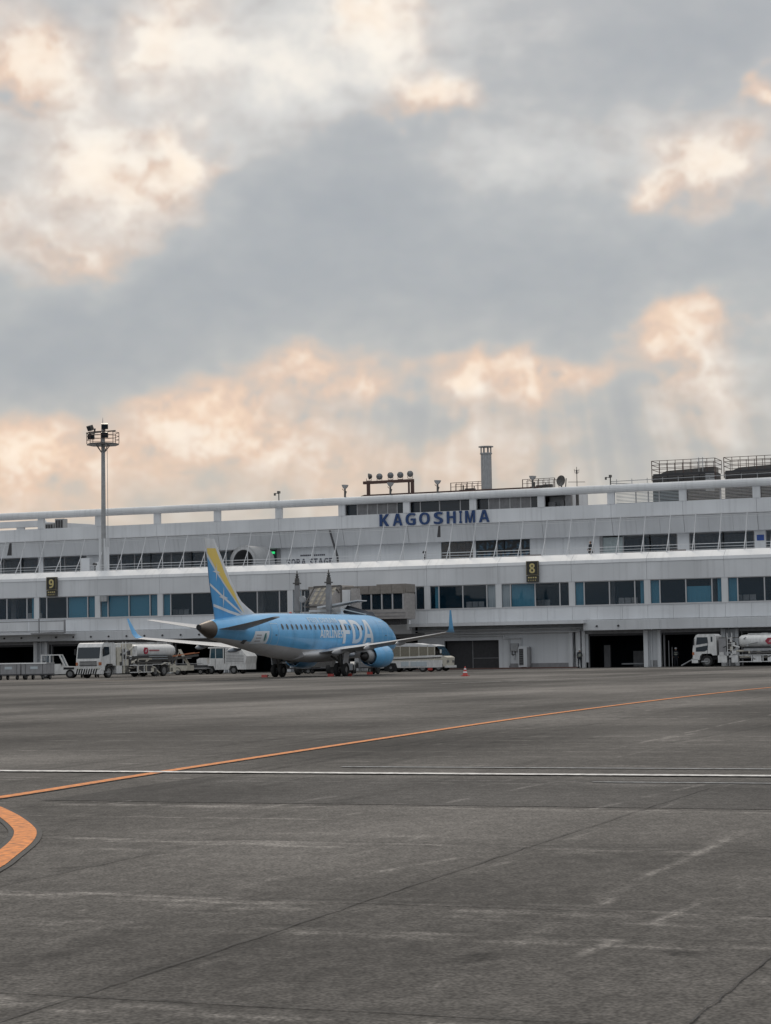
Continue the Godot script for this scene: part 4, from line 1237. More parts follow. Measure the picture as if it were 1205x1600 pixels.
func build_bridge() -> void:
	var t := thing("boarding_bridge", "grey passenger boarding bridge with dark windows beyond the blue airplane", "boarding bridge")
	var brown := worn(lin(0.27, 0.245, 0.22), 0.6, speck, V(0.3, 0.4, 0.3))
	var pg := worn(lin(0.40, 0.38, 0.37), 0.6, speck, V(0.2, 0.4, 0.2))
	# fixed walkway parallel to the terminal
	put("walkway_roof", MB.new().span(-73.0, -64.55, 7.2, 7.98, 4.6, 7.2), brown, t)
	put("walkway_roof", MB.new().span(-67.4, -64.5, 7.35, 8.1, 4.5, 7.1), brown, t)
	for i in 7:
		put("roof_panel", MB.new().span(-72.7 + i * 1.15, -71.6 + i * 1.15, 7.22, 7.96, 7.2, 7.24), brown, t)
	put("walkway_floor", MB.new().span(-73.0, -64.5, 4.85, 5.75, 4.6, 7.2), pg, t)
	for i in 2:
		put("floor_rib", MB.new().span(-73.0, -64.5, 5.1 + i * 0.32, 5.14 + i * 0.32, 7.2, 7.23), GREY, t)
	put("underbeam", MB.new().span(-72.0, -65.2, 4.35, 4.85, 5.0, 6.8), DARK, t)
	put("walkway_core", MB.new().span(-72.8, -64.7, 5.75, 7.2, 4.7, 5.2), ROOM, t)
	for i in 6:
		var x := -70.05 + i * 1.06
		put("post", MB.new().span(x - 0.06, x + 0.06, 5.75, 7.2, 7.0, 7.16), FRAME, t)
		if i < 5:
			put("pane", MB.new().span(x + 0.06, x + 1.0, 5.75, 7.2, 7.04, 7.07), GLASS, t)
	put("corner_post", MB.new().span(-64.7, -64.5, 5.75, 7.2, 4.6, 7.16), pg, t)
	put("link", MB.new().span(-69.5, -66.6, 5.2, 7.8, 0.1, 4.6), pg, t)
	# rotunda, telescoping tunnel, cab
	put("rotunda", MB.new().lathe(V(-72.2, 4.9, 6.0), V(0, 1, 0), [[0.0, 0.0], [2.1, 0.0], [2.1, 3.0], [1.9, 3.2], [0.0, 3.3]], 20), brown, t)
	put("rotunda_leg", MB.new().tube(V(-72.2, 0.0, 6.0), V(-72.2, 4.9, 6.0), 0.55, 0.45, 12), STEEL, t)
	var path := [[V(-72.0, 0, 8.0), V(-67.9, 0, 18.5), 2.5, 2.3, 5.3], [V(-68.7, 0, 16.0), V(-64.7, 0, 26.5), 2.2, 2.1, 5.2]]
	for q in path:
		var a: Vector3 = q[0]
		var e: Vector3 = q[1]
		put("tunnel", MB.new().bar(V(a.x, q[4] + q[3] / 2 - 0.2, a.z), V(e.x, q[4] + q[3] / 2 - 0.2, e.z), q[2], q[3]), pg, t)
		put("tunnel_roof", MB.new().bar(V(a.x, q[4] + q[3] - 0.1, a.z), V(e.x, q[4] + q[3] - 0.1, e.z), q[2] + 0.2, 0.2), brown, t)
	for x in [-65.05, -62.25]:
		put("lift_column", MB.new().span(x - 0.15, x + 0.15, 0.9, 7.3, 30.8, 31.2).span(x - 0.2, x + 0.2, 5.2, 6.9, 30.85, 31.24), GREY, t)
		put("lift_column_head", MB.new().span(x - 0.15, x + 0.15, 7.3, 7.75, 30.85, 31.15).span(x - 0.28, x + 0.28, 7.42, 7.52, 30.8, 31.25), GUNMETAL, t)
		put("beacon", MB.new().lathe(V(x, 7.75, 31.0), V(0, 1, 0), [[0.18, 0.0], [0.18, 0.14], [0.1, 0.16], [0.16, 0.3], [0.08, 0.34], [0.12, 0.48], [0.05, 0.54], [0.04, 0.75], [0.0, 0.78]], 10), GUNMETAL, t)
		put("wheel", MB.new().lathe(V(x - 0.2, 0.5, 31.0), V(1, 0, 0), [[0.0, 0.0], [0.42, 0.0], [0.5, 0.08], [0.5, 0.32], [0.42, 0.4], [0.0, 0.4]], 16), TYRE, t)
	put("drive_frame", MB.new().span(-65.4, -61.9, 0.6, 1.1, 30.6, 31.4), GUNMETAL, t)
	put("ladder", MB.new().bar(V(-64.6, 4.8, 31.2), V(-64.6, 6.8, 31.2), 0.05).bar(V(-64.3, 4.8, 31.2), V(-64.3, 6.8, 31.2), 0.05).bar(V(-64.6, 5.6, 31.2), V(-64.3, 5.6, 31.2), 0.04).bar(V(-64.6, 6.2, 31.2), V(-64.3, 6.2, 31.2), 0.04), STEEL, t)
	put("pulley", MB.new().tube(V(-64.45, 6.15, 31.2), V(-64.45, 6.15, 31.45), 0.28, 0.28, 14), STEEL, t)
	# cab: sloping ribbed hood, flat visor, pleated bellows
	var hood := worn(lin(0.50, 0.46, 0.38), 0.8, speck, V(0.6, 0.6, 0.6))
	put("cab_frame", MB.new().bar(V(-64.6, 7.22, 28.6), V(-62.15, 7.26, 28.6), 0.13).bar(V(-62.15, 5.6, 28.6), V(-62.15, 7.26, 28.6), 0.12).bar(V(-64.55, 7.2, 28.6), V(-65.1, 5.75, 29.3), 0.1), GUNMETAL, t)
	put("cab_wall", MB.new().span(-62.6, -61.75, 5.5, 6.95, 26.5, 27.6), PANEL, t)
	put("cab_wall", MB.new().span(-64.4, -62.3, 4.4, 5.7, 26.6, 28.4), PANEL, t)
	put("cab_column", MB.new().span(-61.7, -61.2, 5.3, 7.05, 26.8, 27.6), pg, t)
	for i in 4:
		var a := -64.3 + i * 0.47
		put("hood_strip", MB.new().bar(V(a + 0.2, 7.12, 28.62), V(a - 0.3, 5.78, 29.4), 0.42, 0.05), hood, t)
	for i in 3:
		put("hood_batten", MB.new().bar(V(-64.5 - i * 0.15, 6.85 - i * 0.4, 28.9 + i * 0.22), V(-62.6 - i * 0.15, 6.85 - i * 0.4, 28.9 + i * 0.22), 0.05), GREY, t)
	put("hood_sill", MB.new().span(-65.1, -62.7, 5.5, 5.66, 28.9, 29.6), GUNMETAL, t)
	put("visor", MB.new().prism([Vector2(-63.4, 5.42), Vector2(-62.4, 5.5), Vector2(-60.3, 5.86), Vector2(-59.8, 5.92), Vector2(-59.8, 6.0), Vector2(-62.5, 5.66), Vector2(-63.4, 5.54)], 28.8, 30.8, 2), PANEL, t)
	put("visor", MB.new().span(-64.3, -62.6, 5.1, 5.28, 28.8, 30.4), PANEL, t)
	put("visor", MB.new().span(-64.5, -62.3, 4.8, 4.95, 28.8, 30.6), PANEL, t)
	put("cab_base", MB.new().span(-64.4, -60.6, 4.2, 4.75, 27.0, 30.8), PANEL, t)
	var pleat := worn(lin(0.07, 0.085, 0.11), 0.8, speck, V(1, 1, 1))
	for i in 7:
		put("bellows_fold", MB.new().prism([Vector2(-62.4 + i * 0.3, 4.3), Vector2(-58.9 + i * 0.02, 4.6), Vector2(-59.2 - i * 0.02, 5.0), Vector2(-61.4 + i * 0.16, 5.62 - i * 0.05)], 29.0 + i * 0.28, 29.16 + i * 0.28, 2), pleat, t)
	put("bellows_stripe", MB.new().bar(V(-61.2, 5.3, 31.0), V(-59.0, 4.8, 31.0), 0.08).bar(V(-61.6, 5.0, 31.0), V(-59.3, 4.6, 31.0), 0.06), PALE_BLIND, t)

# ---------------------------------------------------------------- airplane
const SEC := [[0.0, 2.56, 2.48, 0.03], [0.12, 2.80, 2.22, 0.30], [0.4, 3.05, 1.95, 0.58], [0.9, 3.36, 1.72, 0.88], [1.5, 3.72, 1.55, 1.13], [2.2, 4.10, 1.44, 1.31], [3.0, 4.42, 1.36, 1.43], [4.0, 4.60, 1.31, 1.49], [5.5, 4.67, 1.30, 1.505], [12.0, 4.66, 1.30, 1.505], [18.0, 4.64, 1.30, 1.505], [20.0, 4.62, 1.40, 1.49], [22.0, 4.58, 1.66, 1.42], [24.0, 4.50, 1.98, 1.28], [26.0, 4.38, 2.28, 1.06], [28.0, 4.20, 2.56, 0.82], [29.4, 4.04, 2.80, 0.60], [30.3, 3.86, 3.12, 0.38], [30.9, 3.74, 3.36, 0.19]]

func sec(s: float) -> Vector3:
	var i := 0
	while i < SEC.size() - 2 and s > SEC[i + 1][0]:
		i += 1
	var t := clampf((s - SEC[i][0]) / (SEC[i + 1][0] - SEC[i][0]), 0, 1)
	var o := Vector3.ZERO
	for c in 3:
		var a: float = SEC[i][c + 1]
		var b: float = SEC[i + 1][c + 1]
		var dt: float = SEC[i + 1][0] - SEC[i][0]
		var m0 := (b - a) / dt
		var m1 := m0
		if i > 0:
			m0 = (b - SEC[i - 1][c + 1]) / (SEC[i + 1][0] - SEC[i - 1][0])
		if i < SEC.size() - 2:
			m1 = (SEC[i + 2][c + 1] - a) / (SEC[i + 2][0] - SEC[i][0])
		if i == 0:
			m0 = (b - a) / dt * 1.4
		o[c] = a * (2 * t * t * t - 3 * t * t + 1) + b * (-2 * t * t * t + 3 * t * t) + m0 * dt * (t * t * t - 2 * t * t + t) + m1 * dt * (t * t * t - t * t)
	return o

func fus(s: float, th: float, off := 0.0) -> Vector3:
	var q := sec(s)
	var yc := (q.x + q.y) / 2
	var hh := (q.x - q.y) / 2
	return V(sin(th) * (q.z + off), yc + cos(th) * (hh + off), s - 14.6)

func fus_at(s: float, y: float, side: float, off: float) -> Array:
	var q := sec(s)
	var yc := (q.x + q.y) / 2
	var hh := (q.x - q.y) / 2
	var th := acos(clampf((y - yc) / hh, -1, 1))
	var nn := V(side * sin(th) / q.z, cos(th) / hh, 0).normalized()
	return [V(side * sin(th) * q.z, yc + cos(th) * hh, s - 14.6) + nn * off, nn]

func paint_line(s: float) -> float:
	if s < 18.0:
		return 2.0
	return lerpf(2.0, 2.86, clampf((s - 18.0) / 11.0, 0, 1))

func fin_le(y: float) -> float:
	var t := [[4.0, 22.0], [4.47, 22.75], [4.9, 23.95], [5.46, 25.19], [6.84, 26.52], [8.47, 27.83], [9.5, 28.72]]
	for i in t.size() - 1:
		if y <= t[i + 1][0]:
			return lerpf(t[i][1], t[i + 1][1], (y - t[i][0]) / (t[i + 1][0] - t[i][0]))
	return 28.72

func fin_te(y: float) -> float:
	return lerpf(28.75, 30.05, (y - 4.1) / 5.4)

func fin_at(s: float, y: float, side: float, off: float) -> Array:
	var a := fin_le(y)
	var e := fin_te(y)
	var t := clampf((s - a) / (e - a), 0.0, 1.0)
	var half := lerpf(0.20, 0.08, clampf((y - 4.1) / 5.4, 0, 1)) * 2.6 * (0.2969 * sqrt(t) * 2.0 - 0.126 * t - 0.3516 * t * t * 0.9 - 0.12 * t)
	half = maxf(half, 0.015)
	return [V(side * (half + off), y, s - 14.6), V(side, 0, 0.05)]

func foil_ring(le: Vector3, chord: float, thick: float, up: Vector3, droop := 0.0) -> Array:
	var r := []
	for i in 17:
		var k := i if i < 9 else 16 - i
		var t := 0.5 - 0.5 * cos(PI * (1.0 - k / 8.0))
		var y := 5.0 * thick * (0.2969 * sqrt(t) - 0.126 * t - 0.3516 * t * t + 0.2843 * t * t * t - 0.1015 * t * t * t * t) + 0.003
		if i == 16:
			continue
		r.append(le + V(0, -droop * t * t * chord, t * chord) + up * (y if i < 9 else -y * 0.75) * chord)
	return r

func build_airplane() -> void:
	var t := thing("airplane", "sky blue twin-jet airliner with a yellow striped tail parked nose-in", "airplane", V(-58.19, 0, 44.58), -0.063)
	var ss := []
	for q in [[0.0, 1.2, 0.1], [1.3, 5.0, 0.25], [5.5, 18.0, 1.0], [18.5, 29.4, 0.4]]:
		var s: float = q[0]
		while s <= q[1] + 0.001:
			ss.append(s)
			s += q[2]
	if ss[-1] < 29.4:
		ss.append(29.4)
	var up_r := []
	var lo_r := []
	for s in ss:
		var q := sec(s)
		var yc := (q.x + q.y) / 2
		var hh := (q.x - q.y) / 2
		var tb := acos(clampf((paint_line(s) - yc) / hh, -0.98, 0.98))
		if s < 0.9:
			tb = lerpf(2.9, tb, s / 0.9) if tb < 2.9 else tb
		var u := []
		var l := []
		for i in 37:
			u.append(fus(s, lerpf(-tb, tb, i / 36.0)))
		for i in 15:
			l.append(fus(s, lerpf(tb, TAU - tb, i / 14.0)))
		up_r.append(u)
		lo_r.append(l)
	put("fuselage", MB.new().loft(up_r, false), BLUE, t)
	put("belly", MB.new().loft(lo_r, false), BELLY, t)
	var cone := []
	for s in [29.4, 29.7, 30.0, 30.3, 30.6, 30.9]:
		var r := []
		for i in 24:
			r.append(fus(s, TAU * i / 24.0))
		cone.append(r)
	var metal := worn(lin(0.16, 0.135, 0.115), 0.4, speck, V(0.9, 0.9, 0.9), 0.6)
	var c := put("tail_cone", MB.new().loft(cone), metal, t)
	put("exhaust_hole", MB.new().lathe(V(0, 3.55, 16.2), V(0, 0, 1), [[0.0, 0.02], [0.17, 0.02], [0.2, 0.11], [0.16, 0.13], [0.16, 0.1], [0.0, 0.1]], 18), BLACK, c)
	# wing box fairing
	var fr := []
	for i in 15:
		var q := i / 14.0
		var w := pow(sin(PI * clampf(q * 0.92 + 0.04, 0, 1)), 0.6)
		var ring := []
		for j in 20:
			var a := TAU * j / 20.0
			ring.append(V(sin(a) * (1.0 + 0.68 * w), 1.62 + cos(a) * (0.25 + 0.32 * w), 9.3 + q * 8.6 - 14.6))
		fr.append(ring)
	put("belly_fairing", MB.new().loft(fr, true, true, true), BELLY, t)
	var ring_m := mat(lin(0.08, 0.08, 0.085), 0.6)
	# cabin windows, doors
	var wm := {}
	for side in [1.0, -1.0]:
		for i in 20:
			var s := 7.7 + i * 0.725
			var oval := []
			for j in 12:
				oval.append(Vector2(s + cos(TAU * j / 12) * 0.15, 3.62 + sin(TAU * j / 12) * 0.21))
			var m := lay_on(MB.new(), poly_tris(oval), func(u, y): return fus_at(u, y, side, 0.012), 0.5)
			put("cabin_window", m, PANE_DARK, t)
		for d in [[22.1, 23.1, 2.32, 3.86], [3.9, 4.85, 2.35, 4.15]]:
			var m := MB.new()
			var e: float = 0.045
			for q in [[d[0], d[0] + e, d[2], d[3]], [d[1] - e, d[1], d[2], d[3]], [d[0] + e, d[1] - e, d[2], d[2] + e], [d[0] + e, d[1] - e, d[3] - e, d[3]]]:
				lay_on(m, poly_tris([Vector2(q[0], q[2]), Vector2(q[1], q[2]), Vector2(q[1], q[3]), Vector2(q[0], q[3])]), func(u, y): return fus_at(u, y, side, 0.014), 0.3)
			var dr := put("door", m, mat(lin(0.40, 0.58, 0.72), 0.4), t)
			put("handle", lay_on(MB.new(), poly_tris([Vector2(d[0] + 0.25, 3.0), Vector2(d[0] + 0.5, 3.0), Vector2(d[0] + 0.5, 3.07), Vector2(d[0] + 0.25, 3.07)]), func(u, y): return fus_at(u, y, side, 0.016), 0.3), ring_m, dr)
		var ws := put("windshield", lay_on(MB.new(), poly_tris([Vector2(1.45, 3.5), Vector2(1.95, 3.86), Vector2(2.7, 3.98), Vector2(2.95, 3.72), Vector2(2.2, 3.5)]), func(u, y): return fus_at(u, y, side, 0.012), 0.25), PANE_DARK, t)
		put("windshield_rim", lay_on(MB.new(), poly_tris([Vector2(1.4, 3.62), Vector2(1.95, 3.98), Vector2(2.75, 4.1), Vector2(2.8, 4.03), Vector2(1.97, 3.9), Vector2(1.45, 3.55)]), func(u, y): return fus_at(u, y, side, 0.014), 0.25), mat(lin(0.62, 0.7, 0.76), 0.4), ws)
		put("service_hatch", lay_on(MB.new(), poly_tris([Vector2(25.8, 2.42), Vector2(26.3, 2.5), Vector2(26.3, 2.72), Vector2(25.8, 2.7)]), func(u, y): return fus_at(u, y, side, 0.012), 0.3), ring_m, t)
	var seam := mat(lin(0.07, 0.26, 0.47), 0.5)
	for side in [1.0, -1.0]:
		for sx in [5.4, 9.2, 12.9, 16.6, 19.9, 24.6]:
			put("panel_seam", lay_on(MB.new(), poly_tris([Vector2(sx, 2.1), Vector2(sx + 0.035, 2.1), Vector2(sx + 0.035, 4.3), Vector2(sx, 4.3)]), func(u, y): return fus_at(u, y, side, 0.008), 0.3), seam, t)
	# lettering along the sides
	var lw := mat(lin(0.68, 0.73, 0.78), 0.4)
	var lf := mat(lin(0.50, 0.64, 0.76), 0.4)
	for side in [1.0, -1.0]:
		for q in [["FDA", 12.0, 6.5, 2.42, 1.82, 0.04, lw], ["FUJI DREAM", 17.0, 12.35, 3.86, 0.46, 0.25, lf], ["AIRLINES", 15.85, 12.05, 2.84, 0.58, 0.2, lw]]:
			var w: float = q[1] - q[2]
			var tris := text_tris(q[0], w, q[4], q[5])
			var y0: float = q[3]
			var s0: float = q[1] if side > 0 else q[2]
			put("lettering", lay_on(MB.new(), tris, func(u, y): return fus_at(s0 - side * u, y0 + y, side, 0.018), 0.22), q[6], t)
		var patch := put("side_panel_print", lay_on(MB.new(), poly_tris([Vector2(25.35, 2.44), Vector2(23.5, 2.47), Vector2(23.38, 3.32), Vector2(25.15, 3.3)]), func(u, y): return fus_at(u, y, side, 0.014), 0.3), lw, t)
		var mk := MB.new()
		for i in 3:
			lay_on(mk, poly_tris([Vector2(24.95, 2.6 + i * 0.2), Vector2(24.35, 2.6 + i * 0.2), Vector2(24.35, 2.66 + i * 0.2), Vector2(24.95, 2.66 + i * 0.2)]), func(u, y): return fus_at(u, y, side, 0.022), 0.3)
		put("small_lettering", mk, mat(lin(0.30, 0.28, 0.30), 0.5), patch)
		var leaf := []
		for i in 9:
			var a := PI * i / 8.0
			leaf.append(Vector2(23.85 + 0.16 * cos(a), 2.88 + 0.30 * sin(a)))
		for i in 7:
			var a := PI * (1.0 + (i + 1) / 8.0)
			leaf.append(Vector2(23.85 + 0.16 * cos(a), 2.88 + 0.28 * sin(a)))
		var lm := lay_on(MB.new(), poly_tris(leaf), func(u, y): return fus_at(u, y, side, 0.022), 0.3)
		var em := put("emblem", lm, mat(lin(0.03, 0.16, 0.16), 0.5), patch)
		put("emblem_streak", lay_on(MB.new(), poly_tris([Vector2(23.80, 2.62), Vector2(23.85, 2.62), Vector2(23.78, 3.12), Vector2(23.74, 3.10)]), func(u, y): return fus_at(u, y, side, 0.028), 0.3), lw, em)
	# fin with its painted panels
	var rings := []
	for i in 17:
		var y := lerpf(4.0, 9.56, i / 16.0)
		var ring := []
		for j in 12:
			var u := 0.5 - 0.5 * cos(PI * j / 11.0)
			ring.append(fin_at(lerpf(fin_le(y), fin_te(y), u), y, 1.0, 0.0)[0])
		for j in 10:
			var u := 0.5 + 0.5 * cos(PI * (j + 1) / 11.0)
			ring.append(fin_at(lerpf(fin_le(y), fin_te(y), u), y, -1.0, 0.0)[0])
		rings.append(ring)
	var fin := put("tail_fin", MB.new().loft(rings, true, false, true), PLANEWHITE, t)
	var yellow := mat(lin(0.76, 0.56, 0.13), 0.35)
	var deep := worn(lin(0.075, 0.34, 0.68), 0.35, grime, V(0.3, 0.1, 0.3))
	var star := func(o: Vector2, r: float) -> Array:
		var p := []
		for i in 8:
			var a := TAU * i / 8.0 + 0.06
			var rr := r if i % 2 == 0 else r * 0.17
			p.append(o + Vector2(cos(a) * rr, sin(a) * rr * 1.25))
		return p
	var rib := func(l: Array, w: float) -> Array:
		var p := []
		for q in l:
			p.append(q + Vector2(0, w / 2))
		for i in l.size():
			p.append(l[l.size() - 1 - i] - Vector2(0, w / 2))
		return p
	var l1 := [Vector2(29.38, 6.46), Vector2(28.48, 6.02), Vector2(27.67, 5.61), Vector2(26.37, 5.05), Vector2(25.0, 4.47)]
	var l2 := [Vector2(28.94, 5.06), Vector2(28.03, 4.88), Vector2(26.98, 4.66), Vector2(25.2, 4.38)]
	for side in [1.0, -1.0]:
		var lay := [["fin_yellow", [Vector2(29.75, 8.89), Vector2(28.65, 8.93), Vector2(28.05, 8.15), Vector2(27.40, 7.24), Vector2(26.85, 6.67), Vector2(26.10, 5.99), Vector2(25.56, 5.30), Vector2(24.75, 4.55), Vector2(25.0, 4.72), Vector2(26.12, 5.58), Vector2(27.29, 6.43), Vector2(28.45, 7.38), Vector2(29.70, 8.57)], 0.008, yellow],
			["fin_blue", [Vector2(29.72, 8.31), Vector2(29.42, 6.60), Vector2(29.08, 5.35), Vector2(28.72, 4.12), Vector2(26.98, 4.2), Vector2(25.11, 4.3), Vector2(25.05, 4.57), Vector2(26.24, 5.52), Vector2(27.41, 6.37), Vector2(28.57, 7.26)], 0.008, deep],
			["fin_streak", rib.call(l1, 0.17), 0.014, PLANEWHITE], ["fin_streak", rib.call(l2, 0.19), 0.014, PLANEWHITE],
			["fin_star", star.call(Vector2(27.67, 5.61), 0.62), 0.02, PLANEWHITE], ["fin_star", star.call(Vector2(28.57, 7.33), 0.52), 0.02, PLANEWHITE]]
		for q in lay:
			var off: float = q[2]
			put(q[0], lay_on(MB.new(), poly_tris(q[1]), func(u, y): return fin_at(u, y, side, off), 0.3), q[3], fin)
	# wings
	var skin := worn(lin(0.40, 0.41, 0.43), 0.35, grime, V(0.4, 0.4, 0.4))
	for side in [1.0, -1.0]:
		var wr := []
		for q in [[0.6, 10.1, 6.1, 1.62, 0.12], [1.5, 10.6, 5.4, 1.76, 0.12], [2.8, 11.3, 4.65, 1.90, 0.115], [4.3, 12.1, 3.9, 2.05, 0.11], [6.5, 13.3, 3.15, 2.27, 0.105], [9.0, 14.65, 2.45, 2.54, 0.10], [11.2, 15.9, 1.9, 2.79, 0.095], [12.6, 16.85, 1.55, 2.96, 0.09]]:
			wr.append(foil_ring(V(side * q[0], q[3] + 0.1, q[1] - 14.6), q[2], q[4], Vector3.UP, 0.02))
		var w := put("wing", MB.new().loft(wr, true, false, true), skin, t)
		var wl := []
		for q in [[12.6, 16.85, 1.55, 2.96, 0.0], [12.78, 17.4, 1.02, 3.05, 0.4], [12.9, 17.8, 0.76, 3.3, 0.9], [13.0, 18.2, 0.54, 3.8, 1.25], [13.12, 18.65, 0.26, 4.45, 1.3]]:
			wl.append(foil_ring(V(side * q[0], q[3] + 0.1, q[1] - 14.6), q[2], 0.09, V(-side * sin(q[4]), cos(q[4]), 0)))
		put("winglet", MB.new().loft(wl, true, false, true), BLUE, t)
		for q in [[3.1, 16.1, 2.4, 0.5], [5.6, 16.15, 2.0, 0.45], [8.2, 16.5, 1.7, 0.4]]:
			var fr2 := []
			for i in 9:
				var u := i / 8.0
				var rr := 0.15 * sqrt(maxf(0.0, 1.0 - pow(2.0 * u - 0.85, 2.0) / 1.33)) + 0.015
				var ring := []
				for j in 10:
					var a := TAU * j / 10.0
					ring.append(V(side * q[0] + sin(a) * rr * 0.75, 1.72 + (q[0] - 1.5) * 0.107 + cos(a) * rr * 1.2 - 0.16 * u, q[1] - 14.6 - q[2] * 0.55 + u * q[2]))
				fr2.append(ring)
			put("flap_fairing", MB.new().loft(fr2, true, true, true), skin, w)
		var flap := MB.new()
		for q in [[[2.0, 15.95], [4.3, 16.05], 1.72], [[4.5, 16.05], [9.0, 17.1], 2.05]]:
			pass
		# tailplane
		var sr := []
		for q in [[0.5, 25.7, 3.55, 3.42], [1.2, 26.15, 3.1, 3.52], [3.0, 27.3, 2.05, 3.83], [4.85, 28.5, 1.1, 4.15]]:
			sr.append(foil_ring(V(side * q[0], q[3], q[1] - 14.6), q[2], 0.09, Vector3.UP))
		put("tailplane", MB.new().loft(sr, true, false, true), skin, t)
		# engine
		var ec := V(side * 3.2, 1.45, 8.3 - 14.6)
		var en := put("engine", MB.new().lathe(ec, V(0, 0, 1), [[0.66, 0.25], [0.68, 0.06], [0.74, 0.0], [0.80, 0.06], [0.87, 0.4], [0.90, 1.0], [0.885, 1.7], [0.80, 2.4], [0.70, 2.85], [0.66, 2.85], [0.70, 2.0]], 32), BLUE, t)
		put("fan_duct", MB.new().lathe(ec, V(0, 0, 1), [[0.0, 0.9], [0.2, 0.85], [0.66, 0.95], [0.66, 2.0], [0.5, 2.2], [0.46, 2.6]], 24), BLACK, en)
		put("core_cowl", MB.new().lathe(ec, V(0, 0, 1), [[0.52, 2.0], [0.50, 2.9], [0.40, 3.5], [0.36, 3.55], [0.36, 3.3]], 24), STEEL, en)
		put("exhaust_plug", MB.new().lathe(ec, V(0, 0, 1), [[0.37, 3.2], [0.34, 3.4], [0.24, 3.7], [0.1, 4.1], [0.0, 4.2]], 20), DARK, en)
		put("pylon", MB.new().prism([Vector2(9.2 - 14.6, 2.2), Vector2(11.0 - 14.6, 2.45), Vector2(14.0 - 14.6, 2.05), Vector2(13.6 - 14.6, 1.75), Vector2(11.4 - 14.6, 1.75), Vector2(10.2 - 14.6, 2.0)], side * 3.2 - 0.14, side * 3.2 + 0.14, 0), skin, en)
		# main gear
		var g := put("main_gear", MB.new().tube(V(side * 2.6, 0.5, 0), V(side * 2.5, 2.0, 0), 0.12, 0.14, 10).tube(V(side * 2.2, 0.5, 0), V(side * 3.0, 0.5, 0), 0.09, 0.09, 8).bar(V(side * 2.55, 1.0, 0), V(side * 1.6, 1.5, -0.3), 0.12).bar(V(side * 2.6, 0.7, 0.1), V(side * 2.55, 1.5, 0.45), 0.08), GUNMETAL, t)
		for off in [-0.3, 0.3]:
			var wh := put("wheel", MB.new().lathe(V(side * 2.6 + off - 0.17, 0.5, 0), V(1, 0, 0), [[0.22, 0.04], [0.40, 0.0], [0.5, 0.07], [0.5, 0.27], [0.40, 0.34], [0.22, 0.30]], 22), TYRE, g)
			put("rim", MB.new().lathe(V(side * 2.6 + off - 0.12, 0.5, 0), V(1, 0, 0), [[0.0, 0.0], [0.24, 0.02], [0.24, 0.22], [0.0, 0.24]], 16), RIM, g)
		put("gear_door", MB.new().box(V(side * 3.0, 1.35, 0), V(0.05, 0.9, 0.8), Basis(Vector3.FORWARD, side * 0.12)), BELLY, t)
	var ng := put("nose_gear", MB.new().tube(V(0, 0.35, 3.1 - 14.6), V(0, 1.6, 3.3 - 14.6), 0.09, 0.1, 8).tube(V(-0.3, 0.35, 3.1 - 14.6), V(0.3, 0.35, 3.1 - 14.6), 0.06, 0.06, 8), GUNMETAL, t)
	for off in [-0.28, 0.1]:
		put("wheel", MB.new().lathe(V(off, 0.35, 3.1 - 14.6), V(1, 0, 0), [[0.0, 0.02], [0.28, 0.0], [0.35, 0.05], [0.35, 0.15], [0.28, 0.2], [0.0, 0.18]], 18), TYRE, ng)
	put("aerial_blade", MB.new().prism([Vector2(-6.0, 4.62), Vector2(-5.5, 4.62), Vector2(-5.45, 4.95), Vector2(-5.65, 4.95)], -0.03, 0.03, 0), PLANEWHITE, t)
	put("beacon", MB.new().lathe(V(0, 4.6, 3.0), V(0, 1, 0), [[0.12, 0.0], [0.1, 0.12], [0.0, 0.17]], 10), RED, t)

# ---------------------------------------------------------------- vehicles
var wheel_cache := {}
func wheel(p: Node, at: Vector3, r: float, w: float) -> void:
	var key := "%.2f_%.2f" % [r, w]
	if not wheel_cache.has(key):
		wheel_cache[key] = [MB.new().lathe(V(-w / 2, 0, 0), V(1, 0, 0), [[r * 0.58, w * 0.12], [r * 0.88, 0.0], [r, w * 0.18], [r, w * 0.82], [r * 0.88, w], [r * 0.58, w * 0.88]], 20).mesh(), MB.new().lathe(V(-w / 2, 0, 0), V(1, 0, 0), [[0.0, w * 0.05], [r * 0.25, w * 0.0], [r * 0.3, w * 0.15], [r * 0.58, w * 0.12], [r * 0.58, w * 0.88], [r * 0.3, w * 0.85], [r * 0.25, w], [0.0, w * 0.95]], 16).mesh()]
	var o := put_mesh("wheel", wheel_cache[key][0], TYRE, p, at)
	put_mesh("rim", wheel_cache[key][1], RIM, o)

